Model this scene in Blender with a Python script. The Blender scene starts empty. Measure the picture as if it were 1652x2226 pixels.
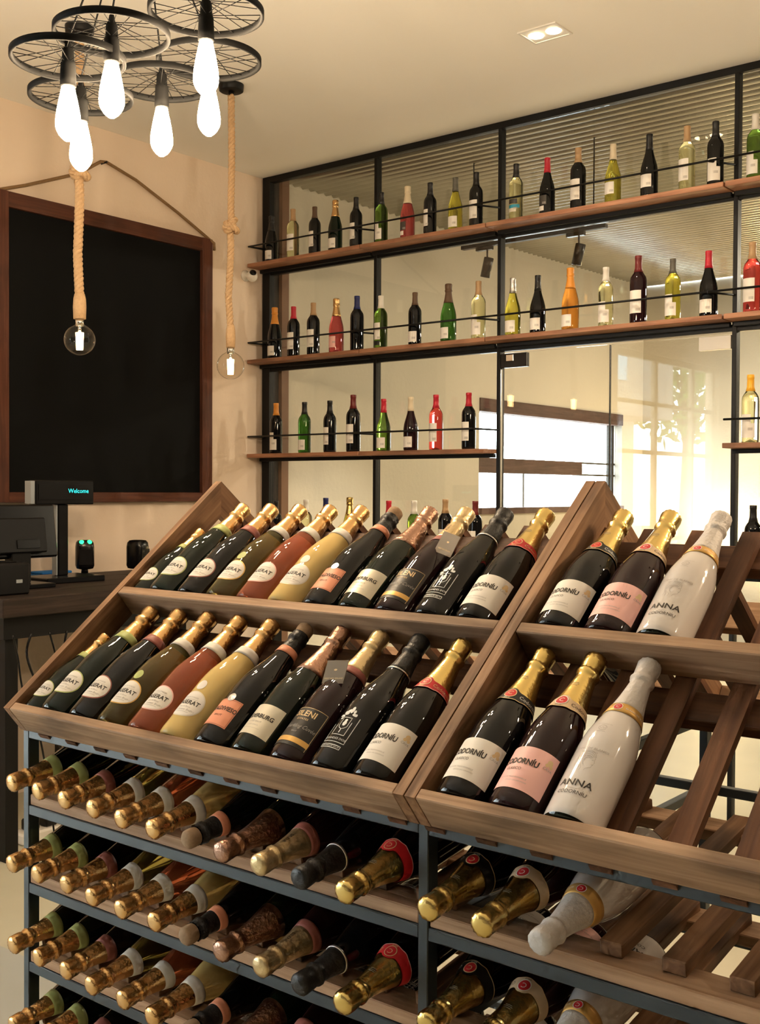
import bpy, math, random
from mathutils import Matrix, Vector
random.seed(7)
sc = bpy.context.scene
COL = sc.collection
R = math.radians

# ------------------------------------------------------------------ camera
cam_d = bpy.data.cameras.new('camera')
cam = bpy.data.objects.new('camera', cam_d); COL.objects.link(cam)
# columns: camera right, up, back in world space (level camera, slight roll and downward pitch)
CX = Vector((0.78036, 0.62531, 0.00501)); CY = Vector((-0.01619, 0.01219, 0.99979)); CZ = Vector((0.62512, -0.78028, 0.01964))
cm = Matrix((CX, CY, CZ)).transposed().to_4x4(); cm.translation = (0, 0, 1.55)
cam.matrix_world = cm
cam_d.sensor_fit = 'VERTICAL'; cam_d.sensor_height = 36.0
cam_d.lens = 2432.0 / 2226.0 * 36.0
cam_d.clip_start = 0.02; cam_d.clip_end = 200
sc.camera = cam

# ------------------------------------------------------------------ world, exposure, sampling
world = bpy.data.worlds.new('sky'); sc.world = world; world.use_nodes = True
bg = world.node_tree.nodes['Background']
bg.inputs['Color'].default_value = (0.80, 0.91, 1.0, 1); bg.inputs['Strength'].default_value = 24.0
sc.view_settings.view_transform = 'Standard'; sc.view_settings.look = 'None'
sc.view_settings.gamma = 1.0; sc.view_settings.use_curve_mapping = False
sc.view_settings.exposure = 0.2
cy = sc.cycles
cy.use_denoising = True; cy.max_bounces = 8; cy.diffuse_bounces = 4; cy.glossy_bounces = 3
cy.use_adaptive_sampling = True; cy.adaptive_threshold = 0.09; cy.adaptive_min_samples = 16
cy.transmission_bounces = 6; cy.transparent_max_bounces = 16
cy.sample_clamp_indirect = 6.0; cy.caustics_reflective = False; cy.caustics_refractive = False
DOWN_W = 7.0        # each ceiling spot (radiant watts)
BULB_E = 235.0        # filament bulbs of the wheel chandelier
WARM = (1.0, 0.82, 0.58)


# ------------------------------------------------------------------ materials
MT = {}
def mat(name, col, rough=.5, metal=0., spec=.5, trans=0., ior=1.45, emit=None, es=0., bump=0., bscale=30., var=0., vscale=6., stretch=None, coat=0.):
    m = bpy.data.materials.new(name); m.use_nodes = True; nt = m.node_tree; p = nt.nodes['Principled BSDF']
    p.inputs['Base Color'].default_value = (*col, 1); p.inputs['Roughness'].default_value = rough
    p.inputs['Metallic'].default_value = metal; p.inputs['Specular IOR Level'].default_value = spec
    p.inputs['Transmission Weight'].default_value = trans; p.inputs['IOR'].default_value = ior
    p.inputs['Coat Weight'].default_value = coat
    if emit: p.inputs['Emission Color'].default_value = (*emit, 1); p.inputs['Emission Strength'].default_value = es
    if var or bump:
        tc = nt.nodes.new('ShaderNodeTexCoord'); mp = nt.nodes.new('ShaderNodeMapping')
        nt.links.new(tc.outputs['Object'], mp.inputs['Vector'])
        if stretch: mp.inputs['Scale'].default_value = stretch
        if var:
            n = nt.nodes.new('ShaderNodeTexNoise'); n.inputs['Scale'].default_value = vscale; n.inputs['Detail'].default_value = 5
            nt.links.new(mp.outputs['Vector'], n.inputs['Vector'])
            r = nt.nodes.new('ShaderNodeMixRGB'); r.inputs[1].default_value = (*[c*(1-var) for c in col], 1); r.inputs[2].default_value = (*[min(1, c*(1+var)) for c in col], 1)
            nt.links.new(n.outputs['Fac'], r.inputs[0]); nt.links.new(r.outputs[0], p.inputs['Base Color'])
        if bump:
            n2 = nt.nodes.new('ShaderNodeTexNoise'); n2.inputs['Scale'].default_value = bscale; n2.inputs['Detail'].default_value = 4
            nt.links.new(mp.outputs['Vector'], n2.inputs['Vector'])
            b = nt.nodes.new('ShaderNodeBump'); b.inputs['Strength'].default_value = bump; b.inputs['Distance'].default_value = .01
            nt.links.new(n2.outputs['Fac'], b.inputs['Height']); nt.links.new(b.outputs['Normal'], p.inputs['Normal'])
    MT[name] = m; return m

def wood(name, dark, light, rough=.6, knots=.5):
    """grain runs along the local x axis of each board, shifted per board"""
    m = bpy.data.materials.new(name); m.use_nodes = True; nt = m.node_tree; p = nt.nodes['Principled BSDF']; L = nt.links.new
    N = nt.nodes.new
    tc = N('ShaderNodeTexCoord'); oi = N('ShaderNodeObjectInfo'); add = N('ShaderNodeVectorMath'); add.operation = 'ADD'
    sc_ = N('ShaderNodeVectorMath'); sc_.operation = 'SCALE'; sc_.inputs[0].default_value = (31.7, 17.3, 11.9)
    L(oi.outputs['Random'], sc_.inputs['Scale']); L(tc.outputs['Object'], add.inputs[0]); L(sc_.outputs[0], add.inputs[1])
    mp = N('ShaderNodeMapping'); mp.inputs['Scale'].default_value = (2.2, 42, 42); L(add.outputs[0], mp.inputs['Vector'])
    n1 = N('ShaderNodeTexNoise'); n1.inputs['Scale'].default_value = 1.6; n1.inputs['Detail'].default_value = 6; n1.inputs['Distortion'].default_value = .6
    L(mp.outputs[0], n1.inputs['Vector'])
    mp2 = N('ShaderNodeMapping'); mp2.inputs['Scale'].default_value = (3.2, 7, 7); L(add.outputs[0], mp2.inputs['Vector'])
    n2 = N('ShaderNodeTexNoise'); n2.inputs['Scale'].default_value = 1.4; n2.inputs['Detail'].default_value = 3; L(mp2.outputs[0], n2.inputs['Vector'])
    r1 = N('ShaderNodeValToRGB'); r1.color_ramp.elements[0].position = .3; r1.color_ramp.elements[1].position = .72
    r1.color_ramp.elements[0].color = (*dark, 1); r1.color_ramp.elements[1].color = (*light, 1); L(n1.outputs['Fac'], r1.inputs['Fac'])
    r2 = N('ShaderNodeValToRGB'); r2.color_ramp.elements[0].position = .36; r2.color_ramp.elements[1].position = .52
    r2.color_ramp.elements[0].color = (1-knots, 1-knots, 1-knots, 1); r2.color_ramp.elements[1].color = (1, 1, 1, 1); L(n2.outputs['Fac'], r2.inputs['Fac'])
    mul = N('ShaderNodeMixRGB'); mul.blend_type = 'MULTIPLY'; mul.inputs[0].default_value = 1
    L(r1.outputs[0], mul.inputs[1]); L(r2.outputs[0], mul.inputs[2])
    hs = N('ShaderNodeHueSaturation'); mr = N('ShaderNodeMapRange'); mr.inputs['To Min'].default_value = .82; mr.inputs['To Max'].default_value = 1.16
    L(oi.outputs['Random'], mr.inputs['Value']); L(mr.outputs[0], hs.inputs['Value']); L(mul.outputs[0], hs.inputs['Color'])
    L(hs.outputs[0], p.inputs['Base Color']); p.inputs['Roughness'].default_value = rough; p.inputs['Specular IOR Level'].default_value = .3
    b = N('ShaderNodeBump'); b.inputs['Strength'].default_value = .35; b.inputs['Distance'].default_value = .004
    L(n1.outputs['Fac'], b.inputs['Height']); L(b.outputs['Normal'], p.inputs['Normal'])
    MT[name] = m; return m

def pane_mat(name, tint=(.97, .98, .97), ior=1.5):
    m = bpy.data.materials.new(name); m.use_nodes = True; nt = m.node_tree; nt.nodes.remove(nt.nodes['Principled BSDF'])
    o = nt.nodes['Material Output']; t = nt.nodes.new('ShaderNodeBsdfTransparent'); t.inputs[0].default_value = (*tint, 1)
    g = nt.nodes.new('ShaderNodeBsdfGlossy'); g.inputs['Roughness'].default_value = 0.0
    mx = nt.nodes.new('ShaderNodeMixShader'); N = nt.nodes.new; L = nt.links.new
    ge = N('ShaderNodeNewGeometry'); dt = N('ShaderNodeVectorMath'); dt.operation = 'DOT_PRODUCT'
    L(ge.outputs['Normal'], dt.inputs[0]); L(ge.outputs['Incoming'], dt.inputs[1])
    def mth(op, a, b=None):
        n = N('ShaderNodeMath'); n.operation = op
        for i, v in enumerate((a, b)):
            if v is None: continue
            if isinstance(v, (int, float)): n.inputs[i].default_value = v
            else: L(v, n.inputs[i])
        return n.outputs[0]
    f0 = ((ior-1)/(ior+1))**2     # Schlick, the same from both sides of the thin sheet
    k = mth('POWER', mth('SUBTRACT', 1.0, mth('ABSOLUTE', dt.outputs['Value'])), 5.0)
    fac = mth('ADD', mth('MULTIPLY', k, 1-f0), f0)
    L(fac, mx.inputs[0]); L(t.outputs[0], mx.inputs[1]); L(g.outputs[0], mx.inputs[2]); L(mx.outputs[0], o.inputs[0])
    MT[name] = m

mat('plaster', (.80, .655, .53), .85, bump=.12, bscale=45, var=.05, vscale=2)
mat('plaster_dark', (.16, .12, .09), .8, var=.1, vscale=2)  # dark tone given to the unseen walls to cut bounced light
mat('plaster_back', (.70, .64, .52), .85, bump=.25, bscale=30, var=.06, vscale=2)
mat('ceiling_paint', (.90, .87, .82), .8, var=.02, vscale=1)
mat('concrete', (.50, .46, .34), .45, var=.15, vscale=2.5, bump=.05)
mat('tile_grey', (.42, .42, .38), .4, var=.08, vscale=3)
mat('pavement', (.6, .6, .58), .9, var=.1)
mat('galvanised', (.46, .44, .38), .22, metal=.95, var=.22, vscale=5)
mat('black_steel', (.004, .004, .0045), .5, spec=.3, var=.2)
mat('rim_black', (.003, .003, .003), .7, spec=.12)
mat('rack_steel', (.030, .042, .052), .42, spec=.6, var=.12, vscale=12)
mat('jamb_wood', (.16, .07, .03), .6, var=.3)
wood('wood_tray', (.145, .066, .030), (.32, .175, .09), .6, .55)
wood('wood_ledge', (.23, .125, .065), (.44, .275, .165), .65, .45)
wood('wood_slat', (.07, .026, .011), (.17, .072, .032), .6, .4)
wood('wood_pale', (.36, .20, .105), (.58, .36, .22), .65, .2)
wood('wood_grey', (.22, .19, .15), (.40, .36, .30), .8, .3)
wood('wood_cream', (.50, .42, .30), (.60, .52, .38), .6, .1)
wood('wood_shelf', (.26, .11, .062), (.44, .22, .125), .55, .35)
wood('wood_frame', (.07, .022, .012), (.125, .042, .022), .6, .3)
wood('wood_counter', (.011, .0065, .005), (.034, .020, .014), .6, .3)
wood('wood_beam', (.07, .035, .028), (.14, .075, .06), .7, .3)
mat('chalkboard', (.0022, .0026, .0032), .8, spec=.18, var=.2, vscale=3)
mat('jute', (.55, .36, .20), .9, bump=.5, bscale=240, var=.2, vscale=90)
mat('jute_dark', (.25, .15, .07), .9, bump=.5, bscale=240, var=.2, vscale=90)
pane_mat('glass_pane')
pane_mat('glass_bulb', (.98, .96, .92), 1.45)
mat('plastic_black', (.003, .003, .004), .25, spec=.4)
mat('plastic_matt', (.004, .004, .005), .45, spec=.3)
mat('plastic_grey', (.30, .33, .36), .35)
mat('plastic_white', (.72, .68, .62), .5)
mat('blue_cloth', (.01, .16, .50), .7)
mat('led_green', (.0, .2, .05), .3, emit=(.02, 1, .22), es=3)
mat('vfd_teal', (.0, .1, .1), .3, emit=(.03, .75, .72), es=2)
mat('lamp_white', (1, .9, .75), .4, emit=(1, .80, .50), es=30)
mat('spot_white', (1, .95, .85), .4, emit=(1, .88, .68), es=6)
mat('filament', (1, .8, .5), .4, emit=(1, .62, .26), es=28)
mat('bulb_glow', (1, .85, .6), .2, emit=(1, .745, .47), es=BULB_E)
mat('metal_white', (.75, .72, .67), .4)
mat('chrome', (.7, .7, .7), .15, metal=1)
mat('leaf', (.10, .22, .03), .6, var=.4, vscale=20)
mat('bark', (.08, .05, .03), .9, var=.3)
mat('house_white', (.75, .75, .73), .8)
mat('house_grey', (.16, .15, .13), .8)
mat('house_blue', (.18, .34, .42), .4)
# bottles
mat('glass_black', (.0035, .004, .005), .03, spec=.42)
mat('glass_green', (.0025, .008, .004), .03, spec=.42)
mat('glass_maroon', (.014, .004, .006), .03, spec=.42)
mat('glass_white', (.64, .60, .58), .10, spec=.5, coat=.6)
mat('glass_olive', (.60, .52, .16), .02, trans=.93, ior=1.34)
mat('glass_rose', (.92, .25, .12), .02, trans=.80, ior=1.34)
mat('glass_blond', (1.0, .72, .27), .02, trans=.42, ior=1.34)
mat('wine_clear', (.93, .90, .55), .02, trans=.99, ior=1.34)
mat('wine_yellow', (.72, .66, .10), .02, trans=.99, ior=1.34)
mat('wine_green', (.16, .30, .04), .02, trans=.98, ior=1.34)
mat('wine_dgreen', (.06, .20, .03), .02, trans=.95, ior=1.34)
mat('wine_rose', (.85, .10, .09), .02, trans=.95, ior=1.34)
mat('wine_pink', (.60, .10, .10), .02, trans=.85, ior=1.34)
mat('wine_orange', (.95, .40, .07), .02, trans=.95, ior=1.34)
mat('foil_gold', (.68, .42, .18), .25, metal=1, bump=.16, bscale=150)
mat('foil_brass', (.66, .48, .17), .24, metal=1, bump=.10, bscale=150)
mat('foil_copper', (.38, .22, .155), .28, metal=1, bump=.22, bscale=150)
mat('foil_cream', (.62, .47, .26), .32, metal=.85, bump=.2, bscale=90)
mat('foil_black', (.012, .012, .014), .42, bump=.3, bscale=90)
mat('foil_white', (.62, .58, .56), .40, bump=.3, bscale=130)
mat('foil_silver', (.62, .62, .62), .3, metal=1, bump=.3, bscale=130)
mat('cork', (.30, .19, .11), .9, var=.25, vscale=200)
mat('paper_white', (.78, .74, .69), .55, var=.02)
mat('paper_cream', (.70, .64, .52), .42, metal=.25, var=.02)
mat('paper_pink', (.82, .46, .42), .5, var=.02)
mat('paper_orange', (.72, .27, .15), .5, var=.03)
mat('paper_black', (.012, .012, .013), .45)
mat('paper_slate', (.06, .055, .05), .55)
mat('paper_tag', (.17, .13, .09), .45)
mat('paper_blue', (.03, .28, .42), .5)
mat('paper_lgreen', (.42, .46, .16), .5)
mat('paper_maroon', (.30, .09, .07), .5)
mat('paper_red', (.55, .015, .02), .4)
mat('paper_gold', (.62, .36, .10), .4, metal=.4)
mat('paper_buff', (.62, .45, .28), .5)
mat('ink', (.02, .016, .014), .6)
mat('ink_grey', (.35, .32, .30), .6)
mat('ink_gold', (.70, .50, .26), .4)
mat('ink_white', (.72, .74, .75), .4)
mat('cap_black', (.008, .008, .009), .4); mat('cap_red', (.45, .012, .03), .4); mat('cap_tan', (.42, .26, .13), .45)
mat('cap_brown', (.10, .055, .03), .5); mat('cap_cream', (.66, .56, .40), .5); mat('cap_blue', (.012, .02, .12), .4)
mat('cap_white', (.72, .68, .62), .45); mat('cap_orange', (.62, .24, .03), .4); mat('cap_grey', (.10, .095, .08), .5)
mat('cap_yellow', (.85, .42, .03), .4); mat('cap_dred', (.14, .015, .015), .4)

# ------------------------------------------------------------------ mesh helpers
class MB:
    def __init__(s): s.v = []; s.f = []; s.sm = []
    def add(s, vs, fs, smooth=False):
        o = len(s.v); s.v += [tuple(v) for v in vs]; s.f += [tuple(i+o for i in f) for f in fs]; s.sm += [smooth]*len(fs); return s
    def box(s, lo, hi, M=None):
        x0, y0, z0 = lo; x1, y1, z1 = hi
        vs = [Vector(p) for p in ((x0,y0,z0),(x1,y0,z0),(x1,y1,z0),(x0,y1,z0),(x0,y0,z1),(x1,y0,z1),(x1,y1,z1),(x0,y1,z1))]
        if M: vs = [M @ v for v in vs]
        return s.add(vs, [(3,2,1,0),(4,5,6,7),(0,1,5,4),(1,2,6,5),(2,3,7,6),(3,0,4,7)])
    def prism(s, poly, a, b, axis=0):
        """poly: ccw (p,q) outline; extruded along axis from a to b"""
        n = len(poly)
        def P(t, p, q): return ((t,p,q),(p,t,q),(p,q,t))[axis]
        vs = [P(a,p,q) for p,q in poly] + [P(b,p,q) for p,q in poly]
        fs = [tuple(range(n))[::-1], tuple(range(n, 2*n))] + [(i,(i+1)%n,(i+1)%n+n,i+n) for i in range(n)]
        return s.add(vs, fs)
    def lathe(s, prof, n=32, M=None, jitter=None):
        vs = []; fs = []; rings = []
        for z, r in prof:
            if r <= 1e-6: rings.append([len(vs)]); vs.append(Vector((0,0,z)))
            else:
                ids = []
                for k in range(n):
                    a = 2*math.pi*k/n; rr = r*(1+(jitter(z,k) if jitter else 0)); ids.append(len(vs)); vs.append(Vector((rr*math.cos(a), rr*math.sin(a), z)))
                rings.append(ids)
        for A, B in zip(rings, rings[1:]):
            for k in range(n):
                k2 = (k+1) % n
                if len(A) == 1 and len(B) == 1: continue
                if len(A) == 1: fs.append((A[0], B[k2], B[k]))
                elif len(B) == 1: fs.append((A[k], A[k2], B[0]))
                else: fs.append((A[k], A[k2], B[k2], B[k]))
        if M: vs = [M @ v for v in vs]
        return s.add(vs, fs, True)
    def tube(s, pts, r, n=8, closed=False, caps=True):
        pts = [Vector(p) for p in pts]; m = len(pts); rs = r if isinstance(r, (list, tuple)) else [r]*m
        vs = []; up = None
        for i, p in enumerate(pts):
            a = pts[(i-1) % m] if (closed or i > 0) else p; b = pts[(i+1) % m] if (closed or i < m-1) else p
            t = (b-a).normalized()
            if up is None:
                up = Vector((0,0,1)) if abs(t.z) < .9 else Vector((1,0,0))
            up = (up - t*up.dot(t)); 
            if up.length < 1e-6: up = t.orthogonal()
            up.normalize(); w = t.cross(up)
            for k in range(n):
                an = 2*math.pi*k/n; vs.append(p + (up*math.cos(an) + w*math.sin(an))*rs[i])
        fs = []
        for i in range(m if closed else m-1):
            j = (i+1) % m
            for k in range(n): fs.append((i*n+k, i*n+(k+1)%n, j*n+(k+1)%n, j*n+k))
        if caps and not closed: fs += [tuple(range(n))[::-1], tuple(range((m-1)*n, m*n))]
        return s.add(vs, fs, True)
    def bar(s, p, q, r, n=6): return s.tube([p, q], r, n)
    def mesh(s, name):
        me = bpy.data.meshes.new(name); me.from_pydata(s.v, [], s.f); me.polygons.foreach_set('use_smooth', s.sm); me.update(); return me

WM = {}
ID = Matrix.Identity(4)
def T(x, y, z): return Matrix.Translation((x, y, z))
def frame(o, x, y, z): 
    m = Matrix((Vector(x), Vector(y), Vector(z))).transposed().to_4x4(); m.translation = o; return m
def link(name, me, m, parent=None, W=ID):
    o = bpy.data.objects.new(name, me); COL.objects.link(o)
    if me is not None and m and not me.materials: me.materials.append(MT[m])
    WM[o] = W.copy()
    if parent is not None: o.parent = parent; o.matrix_basis = WM[parent].inverted() @ W
    else: o.matrix_basis = W
    if m and me is not None and me.materials[0] != MT[m]:
        o.material_slots[0].link = 'OBJECT'; o.material_slots[0].material = MT[m]
    return o
def tag(o, label, cat=None, group=None, kind=None):
    o['label'] = label
    if cat: o['category'] = cat
    if group: o['group'] = group
    if kind: o['kind'] = kind
    return o
def thing(name, label, cat, W=ID, group=None):
    o = bpy.data.objects.new(name, None); o.empty_display_size = .05; COL.objects.link(o); o.matrix_basis = W; WM[o] = W.copy()
    return tag(o, label, cat, group)
def structure(name, mb, m, label, cat='wall'):
    o = link(name, mb.mesh(name), m); return tag(o, label, cat, kind='structure')
def part(name, mb, m, parent, W=None): return link(name, mb.mesh(name), m, parent, WM[parent] if W is None else W)

BOXC = {}
def bevel_box(dx, dy, dz, b):
    key = (round(dx, 4), round(dy, 4), round(dz, 4), b)
    if key in BOXC: return BOXC[key]
    X, Y, Z = dx/2, dy/2, dz/2; mb = MB(); vs = []; idx = {}
    for sx in (-1, 1):
        for sy in (-1, 1):
            for sz in (-1, 1):
                for a in range(3):
                    p = [sx*(X-b), sy*(Y-b), sz*(Z-b)]; p[a] = (sx*X, sy*Y, sz*Z)[a]; idx[(sx, sy, sz, a)] = len(vs); vs.append(p)
    fs = []
    def quad(f):
        c = sum((Vector(vs[i]) for i in f), Vector())/len(f); n = (Vector(vs[f[1]])-Vector(vs[f[0]])).cross(Vector(vs[f[2]])-Vector(vs[f[1]]))
        fs.append(tuple(f) if n.dot(c) > 0 else tuple(f[::-1]))
    for a in range(3):
        o1, o2 = [(1,2),(0,2),(0,1)][a]
        for s in (-1, 1):
            cs = []
            for p, q in ((-1,-1),(1,-1),(1,1),(-1,1)):
                t = [0,0,0]; t[a] = s; t[o1] = p; t[o2] = q; cs.append(idx[(*t, a)])
            quad(cs)
        for p in (-1, 1):
            for q in (-1, 1):
                t = [0,0,0]; t[o1] = p; t[o2] = q; u = list(t); t[a] = -1; u[a] = 1
                quad([idx[(*t, o1)], idx[(*u, o1)], idx[(*u, o2)], idx[(*t, o2)]])
    for sx in (-1, 1):
        for sy in (-1, 1):
            for sz in (-1, 1): quad([idx[(sx, sy, sz, 0)], idx[(sx, sy, sz, 1)], idx[(sx, sy, sz, 2)]])
    mb.add(vs, fs); me = mb.mesh('slab'); BOXC[key] = me; return me
def slab(name, F, lo, hi, m, parent, b=.0015):
    """board given by its corners in frame F; its own x axis runs along its length"""
    d = [hi[i]-lo[i] for i in range(3)]; c = Vector([(hi[i]+lo[i])/2 for i in range(3)])
    order = sorted(range(3), key=lambda i: -d[i]); ax = [Vector(), Vector(), Vector()]
    e = [Vector((1,0,0)), Vector((0,1,0)), Vector((0,0,1))]
    x, y = e[order[0]], e[order[1]]; z = x.cross(y)
    W = F @ frame(c, x, y, z)
    me = bevel_box(d[order[0]], d[order[1]], d[order[2]], min(b, min(d)*.3))
    if me.materials and me.materials[0] != MT[m]: me = me if False else me
    return link(name, me, m, parent, W)

def text2d(txt, size, shear=0, align='CENTER', bold=0):
    cu = bpy.data.curves.new('t', 'FONT'); cu.body = txt; cu.size = size; cu.align_x = align; cu.align_y = 'CENTER'; cu.resolution_u = 2; cu.shear = shear; cu.offset = bold
    ob = bpy.data.objects.new('t', cu); COL.objects.link(ob)
    me = ob.evaluated_get(bpy.context.evaluated_depsgraph_get()).to_mesh()
    vs = [(v.co.x, v.co.y) for v in me.vertices]; fs = [tuple(p.vertices) for p in me.polygons]
    ob.evaluated_get(bpy.context.evaluated_depsgraph_get()).to_mesh_clear()
    bpy.data.objects.remove(ob); bpy.data.curves.remove(cu); return vs, fs

class D2:
    """flat print in millimetre-like 2d coords, later wrapped on a surface"""
    def __init__(s): s.v = []; s.f = []
    def add(s, vs, fs, dx=0, dy=0, sx=1): 
        o = len(s.v); s.v += [(x*sx+dx, y+dy) for x, y in vs]; s.f += [tuple(i+o for i in f) for f in fs]; return s
    def text(s, t, x, y, size, sx=1, shear=0, bold=0): return s.add(*text2d(t, size, shear, 'CENTER', bold), x, y, sx)
    def grid(s, x0, x1, y0, y1, nx=14, ny=4):
        vs = [(x0+(x1-x0)*i/nx, y0+(y1-y0)*j/ny) for j in range(ny+1) for i in range(nx+1)]
        return s.add(vs, [(j*(nx+1)+i, j*(nx+1)+i+1, (j+1)*(nx+1)+i+1, (j+1)*(nx+1)+i) for j in range(ny) for i in range(nx)])
    def blob(s, outline, c=None, rings=5):
        n = len(outline); c = c or (sum(p[0] for p in outline)/n, sum(p[1] for p in outline)/n)
        vs = [c]; fs = []
        for k in range(1, rings+1): vs += [(c[0]+(p[0]-c[0])*k/rings, c[1]+(p[1]-c[1])*k/rings) for p in outline]
        for i in range(n): fs.append((0, 1+i, 1+(i+1)%n))
        for k in range(rings-1):
            a = 1+k*n; b = a+n
            for i in range(n): j = (i+1)%n; fs.append((a+i, b+i, b+j, a+j))
        return s.add(vs, fs)
    def ellipse(s, x, y, rx, ry, n=32, rings=5, p=2.0):
        out = []
        for i in range(n):
            a = 2*math.pi*i/n; ca, sa = math.cos(a), math.sin(a)
            out.append((x+rx*math.copysign(abs(ca)**(2/p), ca), y+ry*math.copysign(abs(sa)**(2/p), sa)))
        return s.blob(out, (x, y), rings)
    def stroke(s, pts, w, closed=False):
        q = []
        P = list(pts)+([pts[0]] if closed else [])
        for a, b in zip(P, P[1:]):
            L = math.hypot(b[0]-a[0], b[1]-a[1]); k = max(1, int(L/.004))
            for i in range(k): q.append((a[0]+(b[0]-a[0])*i/k, a[1]+(b[1]-a[1])*i/k))
        q.append(P[-1]); vs = []; n = len(q)
        for i, p in enumerate(q):
            a = q[max(0, i-1)]; b = q[min(n-1, i+1)]
            if closed and i in (0, n-1): a = q[-2]; b = q[1]
            dx, dy = b[0]-a[0], b[1]-a[1]; L = math.hypot(dx, dy) or 1
            vs += [(p[0]-dy/L*w/2, p[1]+dx/L*w/2), (p[0]+dy/L*w/2, p[1]-dx/L*w/2)]
        return s.add(vs, [(2*i, 2*i+1, 2*i+3, 2*i+2) for i in range(n-1)])
    def wrap(s, rf, z0, off, name, a0=0):
        R0 = rf(z0); vs = []
        for x, y in s.v:
            r = rf(z0+y)+off; a = a0 + x/R0; vs.append((r*math.sin(a), -r*math.cos(a), z0+y))
        me = bpy.data.meshes.new(name); me.from_pydata(vs, [], s.f); me.polygons.foreach_set('use_smooth', [True]*len(s.f)); me.update()
        # face outward
        flip = 0
        for p in me.polygons[:20]:
            if p.normal.x*p.center.x + p.normal.y*p.center.y < 0: flip += 1
        if flip > min(20, len(me.polygons))/2: me.flip_normals()
        return me

ORD = ['first', 'second', 'third', 'fourth', 'fifth', 'sixth', 'seventh', 'eighth', 'ninth', 'tenth', 'eleventh', 'twelfth', 'thirteenth', 'fourteenth', 'fifteenth', 'sixteenth', 'seventeenth', 'eighteenth']

# ------------------------------------------------------------------ the room
XL, YG, ZC = -4.967, 5.0, 3.486
XR, YF, YB = 3.2, -4.2, 10.4
structure('floor', MB().box((XL-.2, YF-.2, -.1), (XR+.2, YB+.2, 0)), 'concrete', 'cream polished concrete floor of the wine shop', 'floor')
o = structure('floor_strip', MB().box((-3.9, -2.5, .0005), (-2.45, 2.13, .004)), 'tile_grey', 'grey floor tile beside the metal rack, at the lower left edge', 'floor')
structure('ceiling', MB().box((XL-.2, YF-.2, ZC), (XR+.2, YG+.06, ZC+.15)), 'ceiling_paint', 'smooth warm white ceiling of the shop', 'ceiling')
W1 = (-2.32, .18, .08, 2.95)        # shop window in the left wall: y0 y1 z0 z1
W2 = (7.46, 9.95, 1.36, 2.29)      # window of the back room in the same wall
def holed_wall(y0, y1, h, z):
    mb = MB(); a, b, c, d = h; x0, x1 = XL-.16, XL
    mb.box((x0, y0, 0), (x1, a, z)); mb.box((x0, b, 0), (x1, y1, z)); mb.box((x0, a, 0), (x1, b, c)); mb.box((x0, a, d), (x1, b, z)); return mb
structure('wall_left', holed_wall(YF-.2, YG+.05, W1, ZC), 'plaster', 'cream plaster wall behind the blackboard')
structure('wall_left_back', holed_wall(YG+.05, YB+.2, W2, 3.75), 'plaster_back', 'pale plaster wall of the back room seen through the glass')
structure('wall_back', MB().box((XL, YB, 0), (XR+.2, YB+.16, 3.75)), 'plaster_back', 'far plaster wall of the back room')
structure('wall_right', MB().box((XR, YF, 0), (XR+.16, YB, 3.75)), 'plaster_dark', 'unseen right hand wall of the shop, darkened to reduce bounced light')
structure('wall_front', MB().box((XL, YF-.16, 0), (XR, YF, ZC)), 'plaster_dark', 'unseen wall behind the viewer, darkened to reduce bounced light')
# corrugated roof sheet of the back room, ribs parallel to the partition
mb = MB(); per = .076; ny = int((YB-YG-.02)/per*10)
vs = []; fs = []
for j in range(ny+1):
    y = YG+.02+j*per/10; z = 3.505+(y-YG)*.019+.015*math.sin(2*math.pi*j/10)
    vs += [(XL, y, z), (XR, y, z)]
    if j: fs.append((2*j-2, 2*j-1, 2*j+1, 2*j))
mb.add(vs, fs, True)
structure('ceiling_back', mb, 'galvanised', 'corrugated galvanised roof sheet over the back room', 'ceiling')

def window(name, h, cols, rows, m, fw, label, parts):
    t = tag(thing(name, label, 'window', T(XL-.08, (h[0]+h[1])/2, h[2])), label, kind='structure')
    y0, y1, z0, z1 = h
    for a, b in ((y0, y0+fw), (y1-fw, y1)): slab('frame', ID, (XL-.11, a, z0), (XL-.05, b, z1), m, t)
    for a, b in ((z0, z0+fw), (z1-fw, z1)): slab('frame', ID, (XL-.11, y0+fw, a), (XL-.05, y1-fw, b), m, t)
    for y in cols: slab('mullion', ID, (XL-.105, y-fw/2, z0+fw), (XL-.055, y+fw/2, z1-fw), m, t)
    for z in rows: slab('glazing_bar', ID, (XL-.10, y0+fw, z-fw*.35), (XL-.06, y1-fw, z+fw*.35), m, t)
    ys = [y0+fw]+sorted(cols)+[y1-fw]
    for a, b in zip(ys, ys[1:]): slab('pane', ID, (XL-.083, a+.002, z0+fw), (XL-.077, b-.002, z1-fw), 'glass_pane', t, 0)
    return t
window('window_1', W1, (-1.74, -.80), (1.05, 1.95, 2.45), 'wood_cream', .06, 'large shop window with pale glazing bars, mirrored in the glass doors', 4)
t = tag(thing('window_2', 'wide bright window with dark brown beams in the back room', 'window', T(XL-.08, 8.7, W2[2])), 'wide bright window with dark brown beams in the back room', kind='structure')
slab('beam', ID, (XL-.14, W2[0], 2.185), (XL+.012, W2[1], W2[3]), 'wood_beam', t)
slab('beam', ID, (XL-.14, W2[0], 1.695), (XL+.005, 9.15, 1.815), 'wood_beam', t)
slab('sill', ID, (XL-.14, W2[0], W2[2]), (XL+.03, W2[1], W2[2]+.05), 'wood_beam', t)
for z in (1.70, 1.81): slab('glazing_bar', ID, (XL-.10, 9.15, z-.009), (XL-.075, W2[1], z+.009), 'black_steel', t)
slab('mullion', ID, (XL-.12, 9.86, W2[2]+.05), (XL-.06, 9.90, 2.185), 'black_steel', t)
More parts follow.
